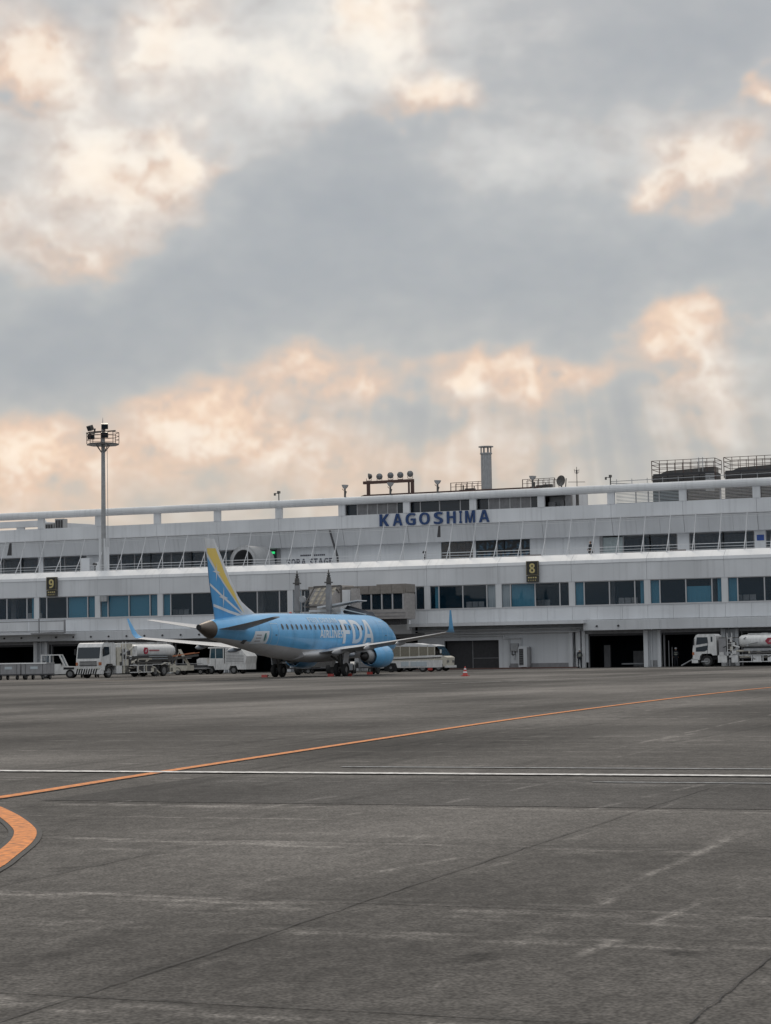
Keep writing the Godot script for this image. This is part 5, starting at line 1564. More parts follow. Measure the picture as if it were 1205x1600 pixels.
func build_tanker(label: String, at: Vector3, turn: float, zebra: bool) -> void:
	var t := thing("tanker_truck", label, "tanker truck", at, turn, "fuel trucks on the apron")
	var cab := put("cab", MB.new().prism([Vector2(-5.72, 0.62), Vector2(-5.76, 1.45), Vector2(-5.58, 2.55), Vector2(-5.42, 2.82), Vector2(-5.2, 2.9), Vector2(-3.85, 2.9), Vector2(-3.62, 2.72), Vector2(-3.6, 1.0), Vector2(-3.95, 1.0), Vector2(-4.1, 1.16), Vector2(-4.9, 1.16), Vector2(-5.1, 0.95), Vector2(-5.15, 0.62)], -1.22, 1.22, 0), TRUCK, t)
	put("windscreen", MB.new().prism([Vector2(-5.735, 1.62), Vector2(-5.765, 1.62), Vector2(-5.62, 2.52), Vector2(-5.59, 2.52)], -1.1, 1.1, 0), CABGLASS, cab)
	for sd in [-1.0, 1.0]:
		put("side_window", MB.new().prism([Vector2(-5.45, 1.75), Vector2(-5.32, 2.55), Vector2(-4.55, 2.55), Vector2(-4.5, 1.95), Vector2(-4.9, 1.85)] if zebra else [Vector2(-5.42, 1.95), Vector2(-5.34, 2.62), Vector2(-4.4, 2.62), Vector2(-4.35, 2.1)], sd * 1.225, sd * 1.24, 0), CABGLASS, cab)
		if not zebra:
			put("lower_window", MB.new().prism([Vector2(-5.45, 1.35), Vector2(-5.44, 1.72), Vector2(-4.35, 1.9), Vector2(-4.4, 1.5), Vector2(-4.7, 1.35)], sd * 1.225, sd * 1.24, 0), CABGLASS, cab)
			put("rear_window", MB.new().span(sd * 1.225, sd * 1.24, 2.2, 2.65, -4.1, -3.95), CABGLASS, cab)
		put("mirror", MB.new().box(V(sd * 1.42, 2.15, -5.6), V(0.14, 0.46, 0.1)).bar(V(sd * 1.2, 2.5, -5.5), V(sd * 1.42, 2.4, -5.6), 0.03), BLACK, cab)
		put("headlight", MB.new().span(sd * 0.72, sd * 1.1, 0.72, 0.88, -5.8, -5.74), mat(lin(0.55, 0.55, 0.5), 0.2), cab)
		put("corner_lamp", MB.new().span(sd * 1.05, sd * 1.225, 1.05, 1.3, -5.79, -5.6), mat(lin(0.40, 0.13, 0.05), 0.3), cab)
		put("door_line", MB.new().span(sd * 1.222, sd * 1.228, 1.1, 2.6, -4.42, -4.39), DARK, cab)
		put("step", MB.new().span(sd * 1.05, sd * 1.2, 0.42, 0.52, -5.0, -4.4), STEEL, cab)
	for i in 3:
		put("grille_bar", MB.new().span(-0.85, 0.85, 1.02 + i * 0.14, 1.1 + i * 0.14, -5.8, -5.73), RIM if i == 1 else DARK, cab)
	put("bumper", MB.new().span(-1.22, 1.22, 0.34, 0.66, -5.85, -5.3), TRUCK, t)
	if zebra:
		for i in 9:
			var x := -0.85 + i * 0.24
			put("stripe", MB.new().prism([Vector2(x, 0.35), Vector2(x + 0.12, 0.35), Vector2(x - 0.02, 0.78), Vector2(x - 0.14, 0.78)], -5.87, -5.855, 2), BLACK, t)
	else:
		put("front_ramp", MB.new().bar(V(-0.2, 0.12, -7.0), V(-0.2, 0.6, -6.1), 0.5, 0.08).bar(V(-0.2, 0.6, -6.1), V(-0.2, 0.62, -5.8), 0.3, 0.2), STEEL, t)
	put("chassis", MB.new().span(-0.45, 0.45, 0.62, 0.9, -5.2, 5.6).span(-1.0, 1.0, 0.66, 0.98, -3.5, 5.6), DARK, t)
	for z in [-4.5, 2.3, 3.6]:
		for sd in [-1.0, 1.0]:
			wheel(t, V(sd * 1.03, 0.5, z), 0.5, 0.32)
	# tank with domed ends
	var rings := []
	var z0 := -0.5 if zebra else -1.75
	for q in [[z0, 0.25], [z0 + 0.05, 0.7], [z0 + 0.25, 0.93], [z0 + 0.55, 1.0], [5.2, 1.0], [5.5, 0.93], [5.7, 0.7], [5.75, 0.25]]:
		var r := []
		for i in 28:
			var a := TAU * i / 28.0
			var cs := pow(absf(cos(a)), 0.75) * signf(cos(a))
			var sn := pow(absf(sin(a)), 0.75) * signf(sin(a))
			r.append(V(sn * 1.12 * q[1], 2.18 + cs * 0.60 * q[1], q[0]))
		rings.append(r)
	var tank := put("tank", MB.new().loft(rings, true, true, true), TRUCK, t)
	put("tank_top_rail", MB.new().bar(V(-0.5, 2.86, -0.9), V(-0.5, 2.86, 5.0), 0.05).bar(V(0.5, 2.86, -0.9), V(0.5, 2.86, 5.0), 0.05).span(-0.45, 0.45, 2.72, 2.8, -1.0, 5.1), TRUCK, tank)
	for z in [0.5, 3.2]:
		put("manhole", MB.new().tube(V(0, 2.7, z), V(0, 2.92, z), 0.3), STEEL, tank)
	for sd in [-1.0, 1.0]:
		put("skirt", MB.new().span(sd * 1.1, sd * 1.2, 1.34, 1.56, -1.2, 5.4), GUNMETAL if zebra else STEEL, t)
	put("tank_cradle", MB.new().span(-0.9, 0.9, 0.98, 1.7, -1.2, 5.3), DARK, t)
	var rng := RandomNumberGenerator.new()
	rng.seed = 5 if zebra else 8
	var shades := [CREAM, TRUCK, GREY, DARK, GUNMETAL, STEEL]
	for i in 34:
		var z := rng.randf_range(-3.3, -0.6) if i < 16 else rng.randf_range(-0.6, 5.0)
		var y := rng.randf_range(0.9, 2.45) if i < 16 else rng.randf_range(0.5, 1.3)
		var m := MB.new()
		if rng.randf() < 0.45:
			m.tube(V(-1.18, y, z), V(-1.18, y + rng.randf_range(-0.3, 0.4), z + rng.randf_range(0.2, 0.9)), rng.randf_range(0.03, 0.08))
		else:
			m.box(V(-1.08, y, z), V(0.28, rng.randf_range(0.12, 0.4), rng.randf_range(0.12, 0.5)))
		put("fitting", m, shades[rng.randi() % 6], t)
	for i in 3:
		put("side_rail", MB.new().bar(V(-1.24, 1.5 + i * 0.2, 1.2), V(-1.24, 1.5 + i * 0.2, 4.0), 0.035), PALE_BLIND, t)
	for sd in [-1.0, 1.0]:
		var hexa := []
		for i in 6:
			hexa.append(Vector2((0.5 if not zebra else 0.36) * cos(TAU * i / 6) + (0.9 if zebra else 1.2), 2.2 + 0.32 * sin(TAU * i / 6)))
		var em := put("emblem", MB.new().prism(hexa, sd * 1.10, sd * 1.16, 0), mat(lin(0.33, 0.025, 0.05), 0.4), tank)
		var o := 0.9 if zebra else 1.2
		put("emblem_mark", MB.new().prism([Vector2(o - 0.2, 2.08), Vector2(o + 0.05, 2.08), Vector2(o + 0.2, 2.33), Vector2(o - 0.05, 2.33)], sd * 1.16, sd * 1.17, 0), mat(lin(0.5, 0.3, 0.32), 0.5), em)
		if zebra:
			put("small_lettering", MB.new().span(sd * 1.12, sd * 1.14, 2.16, 2.28, 1.4, 2.9), mat(lin(0.35, 0.12, 0.13), 0.5), tank)
	# pumping gear behind the cab
	put("cabinet", MB.new().span(-1.2, -0.2, 1.0, 2.5, -3.4, -2.75), CREAM if zebra else GREY, t)
	put("cabinet", MB.new().span(0.2, 1.2, 1.0, 2.4, -3.4, -2.6), TRUCK, t)
	if zebra:
		put("hopper", MB.new().prism([Vector2(-3.5, 1.3), Vector2(-3.45, 2.8), Vector2(-2.4, 2.85), Vector2(-2.5, 1.9), Vector2(-2.9, 1.3)], -0.9, 0.9, 0), TRUCK, t)
		put("pump_housing", MB.new().span(-1.2, -0.3, 1.75, 2.82, -2.1, -1.2), CREAM, t)
		put("pump_housing", MB.new().span(-1.17, -0.2, 1.75, 2.6, -1.15, -0.45), TRUCK, t)
		put("pump_housing", MB.new().span(-1.2, -0.4, 0.35, 1.5, -2.5, -1.75), CREAM, t)
		put("pump_housing", MB.new().span(-1.15, -0.2, 1.0, 1.55, -1.6, -0.9), DARK, t)
		put("valve_panel", MB.new().span(-1.22, -1.15, 1.85, 2.3, -1.95, -1.5), DARK, t)
		put("rack", MB.new().bar(V(-1.22, 0.4, -0.4), V(-1.22, 1.5, -0.4), 0.09).bar(V(-1.22, 0.4, 0.8), V(-1.22, 1.5, 0.8), 0.09).bar(V(-1.22, 1.5, -0.4), V(-1.22, 1.5, 1.6), 0.1), CREAM, t)
	put("hose_reel", MB.new().lathe(V(-1.15, 1.9, -2.35), V(1, 0, 0), [[0.0, 0.0], [0.38, 0.0], [0.38, 0.08], [0.26, 0.1], [0.26, 0.7], [0.38, 0.72], [0.38, 0.8], [0.0, 0.8]], 18), GUNMETAL, t)
	put("ladder", MB.new().bar(V(-1.24, 0.95, -2.62), V(-1.24, 2.95, -2.62), 0.06).bar(V(-1.24, 0.95, -2.2), V(-1.24, 2.95, -2.2), 0.06).bar(V(-1.24, 1.5, -2.6), V(-1.24, 1.5, -2.2), 0.04).bar(V(-1.24, 2.0, -2.6), V(-1.24, 2.0, -2.2), 0.04).bar(V(-1.24, 2.5, -2.6), V(-1.24, 2.5, -2.2), 0.04), TRUCK, t)
	put("platform", MB.new().span(-1.2, 1.2, 2.5, 2.58, -3.4, -1.9) if not zebra else MB.new().span(-1.25, 1.2, 1.58, 1.68, -2.2, 4.6), GUNMETAL, t)
	put("pipework", MB.new().tube(V(-1.0, 1.1, -2.9), V(-1.0, 2.4, -2.9), 0.08).tube(V(-0.9, 1.35, -1.9), V(-0.9, 1.35, 0.2), 0.1).tube(V(-1.0, 0.8, -1.6), V(-1.0, 0.8, 1.2), 0.07), CREAM, t)
	put("tool_box", MB.new().span(-1.2, -0.5, 0.35, 1.0, -3.5, -2.7), TRUCK, t)
	put("tool_box", MB.new().span(-1.22, -0.5, 0.32, 1.02, 4.4, 5.3), CREAM, t)
	for q in [[-2.3, -1.7], [-0.4, 0.35], [0.9, 1.5]]:
		put("side_box", MB.new().span(-1.2, -0.6, 0.34, 0.98, q[0], q[1]), TRUCK if not zebra else DARK, t)
	put("side_guard", MB.new().bar(V(-1.22, 0.4, -1.6), V(-1.22, 0.4, 1.6), 0.07).bar(V(-1.22, 0.98, -1.6), V(-1.22, 0.98, 1.6), 0.07).bar(V(-1.22, 0.4, -0.5), V(-1.22, 0.98, -0.5), 0.07).bar(V(-1.22, 0.4, 0.5), V(-1.22, 0.98, 0.5), 0.07), TRUCK, t)
	put("mudguard", MB.new().prism([Vector2(1.6, 0.9), Vector2(1.75, 1.08), Vector2(4.15, 1.08), Vector2(4.3, 0.9), Vector2(4.1, 1.0), Vector2(1.85, 1.0)], -1.24, -0.8, 0), TRUCK, t)
	put("lift_deck", MB.new().span(-1.3, -1.0, 1.1, 1.28, -0.6, 3.0), GUNMETAL, t)

func build_vehicles() -> void:
	build_tanker("white tanker truck with black striped bumper at the left garages", V(-80.75, 0, 30.8), PI - 0.115, true)
	build_tanker("white tanker truck with red emblem parked at the right garages", V(-32.4, 0, 3.6), PI / 2, false)
	# container dollies
	for q in [[-85.45, "grey curtained baggage dolly at the far left edge"], [-83.1, "grey curtained baggage dolly coupled beside the white tow tractor"]]:
		var d := thing("baggage_dolly", q[1], "dolly", V(q[0], 0, 41.6), 0.06, "grey baggage dollies")
		put("deck", MB.new().span(-1.1, 1.1, 0.36, 0.46, -0.75, 0.75), DARK, d)
		put("curtain", MB.new().span(-1.09, 1.09, 0.46, 1.26, 0.66, 0.72).span(-1.09, 1.09, 0.46, 1.26, -0.72, -0.66).span(-1.09, -1.03, 0.46, 1.26, -0.66, 0.66).span(1.03, 1.09, 0.46, 1.26, -0.66, 0.66), GREY, d)
		put("roof", MB.new().prism([Vector2(-0.76, 1.26), Vector2(0.76, 1.26), Vector2(0.66, 1.35), Vector2(-0.66, 1.35)], -1.12, 1.12, 0), STEEL, d)
		put("plate", MB.new().span(-0.3, 0.35, 0.85, 1.05, 0.72, 0.735), PALE_BLIND, d)
		for x in [-0.73, 0.77]:
			put("strap", MB.new().span(x - 0.02, x + 0.02, 0.46, 1.26, 0.72, 0.73), DARK, d)
		put("towbar", MB.new().bar(V(1.1, 0.34, 0), V(1.45, 0.3, 0), 0.07), DARK, d)
		for x in [-0.75, 0.75]:
			for z in [-0.6, 0.6]:
				wheel(d, V(x, 0.2, z), 0.2, 0.12)
	# tow tractor, facing right
	var t := thing("tow_tractor", "white open-cab tow tractor between the grey dollies and the tanker", "tow tractor", V(-86.2, 0, 33.2), -PI / 2 + 0.35)
	put("body", MB.new().prism([Vector2(-1.7, 0.35), Vector2(-1.72, 0.95), Vector2(-0.5, 1.0), Vector2(-0.1, 0.72), Vector2(0.9, 0.72), Vector2(1.0, 0.95), Vector2(1.5, 0.95), Vector2(1.5, 0.35)], -0.75, 0.75, 0), TRUCK, t)
	put("hood_vent", MB.new().span(-0.76, 0.76, 0.72, 0.9, -1.5, -0.6), BLACK, t)
	for sd in [-0.74, 0.74]:
		put("door", MB.new().prism([Vector2(-0.05, 0.5), Vector2(-0.4, 1.0), Vector2(-0.35, 1.2), Vector2(1.2, 1.2), Vector2(1.2, 0.5)], sd - 0.02, sd + 0.02, 0), TRUCK, t)
		put("side_glass", MB.new().span(sd - 0.008, sd + 0.008, 1.2, 1.9, 0.6, 1.2), GLASS, t)
	put("roof", MB.new().span(-0.75, 0.75, 1.92, 2.0, -0.3, 1.3), TRUCK, t)
	for sd in [-0.7, 0.7]:
		put("roof_post", MB.new().bar(V(sd, 0.9, -0.75), V(sd, 1.94, -0.25), 0.12).bar(V(sd, 0.75, 0.55), V(sd, 1.94, 0.55), 0.1).bar(V(sd, 0.9, 1.25), V(sd, 1.94, 1.25), 0.12), TRUCK, t)
	put("back_panel", MB.new().span(-0.7, 0.7, 0.95, 1.5, 1.22, 1.28), TRUCK, t)
	put("seat", MB.new().span(-0.6, 0.6, 0.72, 0.95, 0.3, 0.85).span(-0.6, 0.6, 0.95, 1.4, 0.75, 0.88), BLACK, t)
	put("steering_wheel", MB.new().lathe(V(-0.35, 1.15, -0.25), V(0, 0.6, 0.8).normalized(), [[0.16, 0.0], [0.2, 0.02], [0.16, 0.04]], 14), BLACK, t)
	put("windscreen", MB.new().prism([Vector2(-0.74, 1.0), Vector2(-0.71, 1.0), Vector2(-0.26, 1.9), Vector2(-0.29, 1.9)], -0.66, 0.66, 0), GLASS, t)
	for z in [-1.15, 1.0]:
		for sd in [-0.7, 0.7]:
			wheel(t, V(sd, 0.36, z), 0.36, 0.2)
	# small flat cart hitched in front of it
	t = thing("flat_cart", "low white equipment cart half hidden by the striped tanker", "cart", V(-84.6, 0, 30.6), 0.3)
	put("deck", MB.new().span(-0.9, 0.9, 0.45, 0.85, -0.6, 0.6), TRUCK, t)
	put("motor", MB.new().span(-0.6, 0.5, 0.85, 1.05, -0.4, 0.4), DARK, t)
	for x in [-0.6, 0.6]:
		for z in [-0.5, 0.5]:
			wheel(t, V(x, 0.22, z), 0.22, 0.12)
	# belt loader with orange rails behind the tanker
	t = thing("belt_loader", "cream belt loader with orange rails between tanker and white van", "belt loader", V(-83.4, 0, 19.4), PI / 2 + 0.1)
	put("chassis", MB.new().span(-0.9, 0.9, 0.4, 0.85, -3.0, 2.6), CREAM, t)
	put("belt", MB.new().bar(V(0.1, 0.95, -3.3), V(0.1, 1.75, 3.2), 1.0, 0.16), GUNMETAL, t)
	put("rail", MB.new().bar(V(-0.5, 1.2, -3.3), V(-0.5, 2.0, 3.2), 0.07).bar(V(0.7, 1.2, -3.3), V(0.7, 2.0, 3.2), 0.07), mat(lin(0.40, 0.15, 0.07), 0.6), t)
	put("cab", MB.new().span(-0.95, -0.45, 0.85, 1.5, -2.6, -1.5).bar(V(-0.9, 1.5, -1.5), V(-0.9, 2.1, -1.6), 0.06).bar(V(-0.5, 1.5, -1.5), V(-0.5, 2.1, -1.6), 0.06), CREAM, t)
	put("stair", MB.new().bar(V(0.6, 0.4, 2.6), V(0.6, 2.3, 1.4), 0.1).bar(V(0.2, 0.4, 2.6), V(0.2, 2.3, 1.4), 0.1).bar(V(0.6, 2.3, 1.4), V(0.6, 0.6, 0.6), 0.07), CREAM, t)
	for z in [-2.1, 1.7]:
		for sd in [-0.8, 0.8]:
			wheel(t, V(sd, 0.36, z), 0.36, 0.22)
	t = thing("baggage_trailer", "low flat baggage trailer left of the white service van", "trailer", V(-82.3, 0, 15.6), PI / 2)
	put("deck", MB.new().span(-0.8, 0.8, 0.5, 0.62, -1.5, 1.5), STEEL, t)
	put("rail", MB.new().bar(V(-0.75, 0.62, -1.4), V(-0.75, 1.5, -1.4), 0.06).bar(V(0.75, 0.62, -1.4), V(0.75, 1.5, -1.4), 0.06).bar(V(-0.75, 1.5, -1.4), V(0.75, 1.5, -1.4), 0.06).bar(V(-0.75, 1.0, -1.4), V(-0.75, 1.0, 1.3), 0.05).bar(V(-0.75, 1.5, 0.2), V(-0.75, 1.5, -1.4), 0.05), STEEL, t)
	put("load", MB.new().span(-0.6, 0.5, 0.62, 1.0, -1.0, 0.1).span(-0.5, 0.6, 0.62, 0.85, 0.2, 1.2), DARK, t)
	for z in [-1.1, 1.1]:
		for sd in [-0.7, 0.7]:
			wheel(t, V(sd, 0.25, z), 0.25, 0.14)
	# steps and stacked gear in the shade of the left wing
	t = thing("mobile_steps", "cream mobile steps with rust handrails in the shade of the left wing", "steps", V(-82.9, 0, 23.6), 1.9)
	for i in 7:
		put("tread", MB.new().span(-0.5, 0.5, 0.28 + i * 0.25, 0.33 + i * 0.25, -1.2 + i * 0.3, -0.9 + i * 0.3), STEEL, t)
	for sd in [-0.53, 0.53]:
		put("stringer", MB.new().bar(V(sd, 0.2, -1.2), V(sd, 1.95, 0.9), 0.06, 0.22), CREAM, t)
		put("handrail", MB.new().bar(V(sd, 1.0, -1.2), V(sd, 2.6, 0.8), 0.06).bar(V(sd, 0.25, -1.15), V(sd, 1.0, -1.2), 0.05).bar(V(sd, 1.9, 0.8), V(sd, 2.6, 0.8), 0.05), RUST, t)
		put("support", MB.new().bar(V(sd, 0.2, 0.9), V(sd, 1.9, 0.9), 0.08).bar(V(sd, 0.2, 0.9), V(sd, 1.2, -0.1), 0.05).bar(V(sd, 0.25, -1.2), V(sd, 0.25, 1.0), 0.08), CREAM, t)
		for z in [-1.0, 0.9]:
			wheel(t, V(sd, 0.2, z), 0.2, 0.12)
	t = thing("equipment_rack", "cream equipment rack with dark boxes behind the mobile steps", "rack", V(-84.6, 0, 20.0), 0.3)
	put("frame", MB.new().bar(V(-1.1, 0.3, 0), V(-1.1, 2.1, 0), 0.08).bar(V(1.1, 0.3, 0), V(1.1, 2.1, 0), 0.08).bar(V(-1.1, 2.1, 0), V(1.1, 2.1, 0), 0.08).bar(V(-1.1, 0.35, 0), V(1.1, 0.35, 0), 0.1).bar(V(-1.1, 1.25, 0), V(1.1, 1.25, 0), 0.08), CREAM, t)
	for q in [[-0.9, -0.3, 0.4, 1.0], [-0.2, 0.4, 0.4, 1.15], [0.5, 1.0, 0.4, 0.9], [-0.7, 0.2, 1.3, 1.8], [0.35, 0.95, 1.3, 1.95]]:
		put("case", MB.new().span(q[0], q[1], q[2], q[3], -0.3, 0.25), GUNMETAL, t)
	for x in [-0.8, 0.8]:
		for z in [-0.3, 0.3]:
			wheel(t, V(x, 0.16, z), 0.16, 0.1)
	# service van: low nose, windowed cab, slatted box
	t = thing("service_van", "white service van with windowed cab and slatted box under the left wing", "service vehicle", V(-79.6, 0, 14.2), PI / 2 - 0.08)
	put("body", MB.new().prism([Vector2(-2.55, 0.4), Vector2(-2.6, 1.35), Vector2(-2.3, 1.5), Vector2(-1.55, 1.5), Vector2(-1.5, 0.95), Vector2(2.6, 0.95), Vector2(2.6, 0.4), Vector2(1.75, 0.4), Vector2(1.6, 0.75), Vector2(0.95, 0.75), Vector2(0.8, 0.4), Vector2(-0.65, 0.4), Vector2(-0.8, 0.75), Vector2(-1.45, 0.75), Vector2(-1.6, 0.4)], -0.95, 0.95, 0), TRUCK, t)
	var cb := put("cab", MB.new().span(-0.93, 0.93, 0.95, 1.45, -1.25, 0.3).span(-0.98, 0.98, 2.36, 2.5, -1.35, 0.45), TRUCK, t)
	for sd in [-0.9, 0.9]:
		for q in [[-1.2, -1.1, 0.08], [-0.6, -0.6, 0.06], [0.25, 0.25, 0.1]]:
			put("window_post", MB.new().bar(V(sd, 1.45, q[0]), V(sd, 2.36, q[1]), q[2]), TRUCK, cb)
		put("pane", MB.new().span(sd - 0.01, sd + 0.01, 1.45, 2.36, -1.15, 0.2), PANE_MID, cb)
	put("windscreen", MB.new().span(-0.85, 0.85, 1.45, 2.36, -1.24, -1.22), PANE_DARK, cb)
	put("box", MB.new().prism([Vector2(0.45, 0.95), Vector2(0.45, 2.45), Vector2(2.0, 2.4), Vector2(2.7, 1.6), Vector2(2.6, 0.95)], -0.97, 0.97, 0), TRUCK, t)
	for i in 9:
		put("slat", MB.new().span(-1.0, -0.97, 1.12 + i * 0.14, 1.16 + i * 0.14, 0.55, 1.95 if i > 4 else 2.4), GREY, t)
	put("headlight", MB.new().span(-0.8, -0.5, 0.9, 1.1, -2.63, -2.59).span(0.5, 0.8, 0.9, 1.1, -2.63, -2.59), RIM, t)
	put("door_line", MB.new().span(-0.96, -0.951, 0.5, 1.4, -0.62, -0.6), DARK, t)
	for z in [-1.12, 1.28]:
		for sd in [-0.82, 0.82]:
			wheel(t, V(sd, 0.36, z), 0.36, 0.22)
	# dark carts in the shade under the airplane
	for q in [[-70.4, 20.0, 1.2, "dark baggage cart under the left wing root"], [-66.8, 22.0, 1.0, "dark baggage cart under the middle of the fuselage"], [-63.5, 21.0, 1.1, "dark baggage cart beside the right main wheels"]]:
		var c := thing("baggage_cart", q[3], "cart", V(q[0], 0, q[1]), PI / 2 + 0.1, "dark carts under the airplane")
		put("deck", MB.new().span(-0.75, 0.75, 0.4, 0.5, -1.4, 1.4), DARK, c)
		put("frame", MB.new().bar(V(-0.7, 0.5, -1.35), V(-0.7, q[2], -1.35), 0.06).bar(V(0.7, 0.5, -1.35), V(0.7, q[2], -1.35), 0.06).bar(V(-0.7, q[2], -1.35), V(0.7, q[2], -1.35), 0.06).bar(V(-0.7, 0.5, 1.35), V(-0.7, q[2], 1.35), 0.06).bar(V(-0.7, q[2] * 0.8, -1.35), V(-0.7, q[2] * 0.8, 1.35), 0.05), STEEL, c)
		put("suitcase", MB.new().span(-0.5, 0.2, 0.5, 0.95, -0.9, -0.3), BLACK, c)
		put("suitcase", MB.new().span(-0.6, 0.3, 0.5, 0.85, 0.1, 0.7), GREY, c)
		for z in [-1.0, 1.0]:
			for sd in [-0.6, 0.6]:
				wheel(c, V(sd, 0.24, z), 0.24, 0.14)
	t = thing("tow_tractor", "dark low tow tractor in the shade behind the right engine", "tow tractor", V(-63.2, 0, 25.5), 0.3)
	put("body", MB.new().prism([Vector2(-1.6, 0.3), Vector2(-1.6, 0.95), Vector2(-0.4, 1.0), Vector2(0.0, 0.75), Vector2(1.5, 0.85), Vector2(1.5, 0.3)], -0.8, 0.8, 0), STEEL, t)
	put("seat", MB.new().span(-0.5, 0.5, 0.8, 1.3, 0.4, 0.7), BLACK, t)
	for z in [-1.0, 1.0]:
		for sd in [-0.75, 0.75]:
			wheel(t, V(sd, 0.38, z), 0.38, 0.24)
	# cargo loader: low white flatbed with a rail and pole
	t = thing("cargo_loader", "low white flatbed loader with upright pole right of the blue engine", "loader", V(-60.2, 0, 19.4), PI / 2 - 0.06)
	put("bed", MB.new().prism([Vector2(-2.75, 0.42), Vector2(-2.4, 0.95), Vector2(3.2, 1.0), Vector2(3.2, 0.38), Vector2(-0.15, 0.38), Vector2(-0.3, 0.8), Vector2(-1.3, 0.8), Vector2(-1.45, 0.38), Vector2(-2.6, 0.34)], -1.0, 1.0, 0), TRUCK, t)
	put("belt", MB.new().bar(V(0, 1.06, -2.8), V(0, 1.2, 3.2), 1.5, 0.1), GUNMETAL, t)
	put("side_rail", MB.new().bar(V(-0.95, 1.12, -2.9), V(-0.95, 1.36, 3.2), 0.14).bar(V(0.95, 1.12, -2.9), V(0.95, 1.36, 3.2), 0.14), TRUCK, t)
	put("pole", MB.new().bar(V(-0.9, 0.9, -1.65), V(-0.9, 2.95, -1.65), 0.13), TRUCK, t)
	put("locker", MB.new().span(-1.03, -1.0, 0.5, 0.88, 0.2, 0.9).span(-1.03, -1.0, 0.5, 0.88, 1.1, 2.6).span(-1.03, -1.0, 0.45, 0.9, -2.3, -1.5), PALE_BLIND, t)
	put("fender_gap", MB.new().span(-0.95, -0.9, 0.1, 0.78, -1.4, -0.2), BLACK, t)
	for z in [-0.8, 2.2]:
		for sd in [-0.85, 0.85]:
			wheel(t, V(sd, 0.40, z), 0.40, 0.26)
	put("marker", MB.new().span(-1.05, -0.95, 0.15, 0.35, 2.7, 3.1), RED, t)
	# minibus beyond it
	t = thing("minibus", "cream minibus with white roof behind the flatbed loader", "bus", V(-60.7, 0, 13.2), -PI / 2 - 0.05)
	put("body", MB.new().prism([Vector2(-2.62, 0.4), Vector2(-2.7, 1.2), Vector2(-2.35, 1.35), Vector2(2.6, 1.35), Vector2(2.6, 0.4), Vector2(2.1, 0.4), Vector2(1.95, 0.8), Vector2(1.2, 0.8), Vector2(1.05, 0.4), Vector2(-1.35, 0.4), Vector2(-1.5, 0.95), Vector2(-2.25, 0.95), Vector2(-2.35, 0.4)], -0.95, 0.95, 0), CREAM, t)
	put("roof", MB.new().prism([Vector2(-1.75, 2.26), Vector2(-1.2, 2.36), Vector2(-0.4, 2.38), Vector2(0.4, 2.5), Vector2(1.6, 2.52), Vector2(2.1, 2.36), Vector2(2.62, 2.32), Vector2(2.62, 2.24), Vector2(-1.75, 2.16)], -0.97, 0.97, 0), PANEL, t)
	for sd in [-0.94, 0.94]:
		for z in [2.55, 1.75, 0.85, -0.05, -0.9, -1.55]:
			put("pillar", MB.new().bar(V(sd, 1.35, z), V(sd, 2.28, z), 0.08), CREAM, t)
		for q in [[1.79, 2.51], [0.89, 1.71], [-0.01, 0.81], [-0.86, -0.09], [-1.51, -0.94]]:
			put("pane", MB.new().span(sd - 0.012, sd + 0.012, 1.35, 2.25, q[0], q[1]), worn(lin(0.24, 0.22, 0.17), 0.15, speck, V(0.8, 0.8, 0.8)), t)
	put("windscreen", MB.new().prism([Vector2(-2.36, 1.35), Vector2(-2.32, 1.35), Vector2(-1.74, 2.2), Vector2(-1.78, 2.2)], -0.88, 0.88, 0), PANE_DARK, t)
	put("interior", MB.new().span(-0.8, 0.8, 1.36, 1.8, -1.2, 2.4), GREY, t)
	put("headlight", MB.new().span(-0.8, -0.45, 0.75, 0.95, -2.72, -2.64).span(0.45, 0.8, 0.75, 0.95, -2.72, -2.64), RIM, t)
	put("mirror", MB.new().box(V(1.1, 1.75, -2.2), V(0.16, 0.34, 0.1)), TRUCK, t)
	put("bumper", MB.new().span(-0.97, 0.97, 0.3, 0.5, -2.85, -2.5), TRUCK, t)
	for z in [-1.87, 1.57]:
		for sd in [-0.82, 0.82]:
			wheel(t, V(sd, 0.38, z), 0.38, 0.22)
	# red chocks
	for q in [[-61.45, 45.5, "red wheel chock behind the left main wheels"], [-56.3, 45.1, "red wheel chock behind the right main wheels"], [-55.35, 43.9, "red wheel chock on the outer side of the right main wheels"], [-57.6, 34.0, "red wheel chock on the ground below the right engine"]]:
		var c := thing("wheel_chock", q[2], "wheel chock", V(q[0], 0, q[1]), 0.2, "red wheel chocks")
		put("wedge", MB.new().prism([Vector2(-0.14, 0.0), Vector2(0.14, 0.0), Vector2(0.05, 0.2), Vector2(-0.05, 0.2)], -0.22, 0.22, 0), RED, c)
		put("handle", MB.new().tube(V(0.22, 0.12, 0), V(0.32, 0.16, 0), 0.03), BLACK, c)
	# cone
	var c := thing("traffic_cone", "red and white traffic cone alone on the open apron", "traffic cone", V(-43.3, 0, 52.7))
	put("base", MB.new().span(-0.24, 0.24, 0.0, 0.05, -0.24, 0.24), RED, c)
	put("cone", MB.new().lathe(V(0, 0.05, 0), V(0, 1, 0), [[0.19, 0.0], [0.035, 0.6], [0.0, 0.61]], 18), RED, c)
	for q in [[0.18, 0.27], [0.4, 0.48]]:
		put("band", MB.new().lathe(V(0, 0.05, 0), V(0, 1, 0), [[0.194 - q[0] * 0.258, q[0]], [0.194 - q[1] * 0.258, q[1]]], 18), PLANEWHITE, c)
	# wall equipment
	c = thing("air_conditioner", "tall grey outdoor air conditioner against the white ground-floor wall", "air conditioner", V(-55.35, 0.12, -0.2))
	put("case", MB.new().span(-0.5, 0.35, 0.05, 1.9, -0.3, 0.3), PANEL, c)
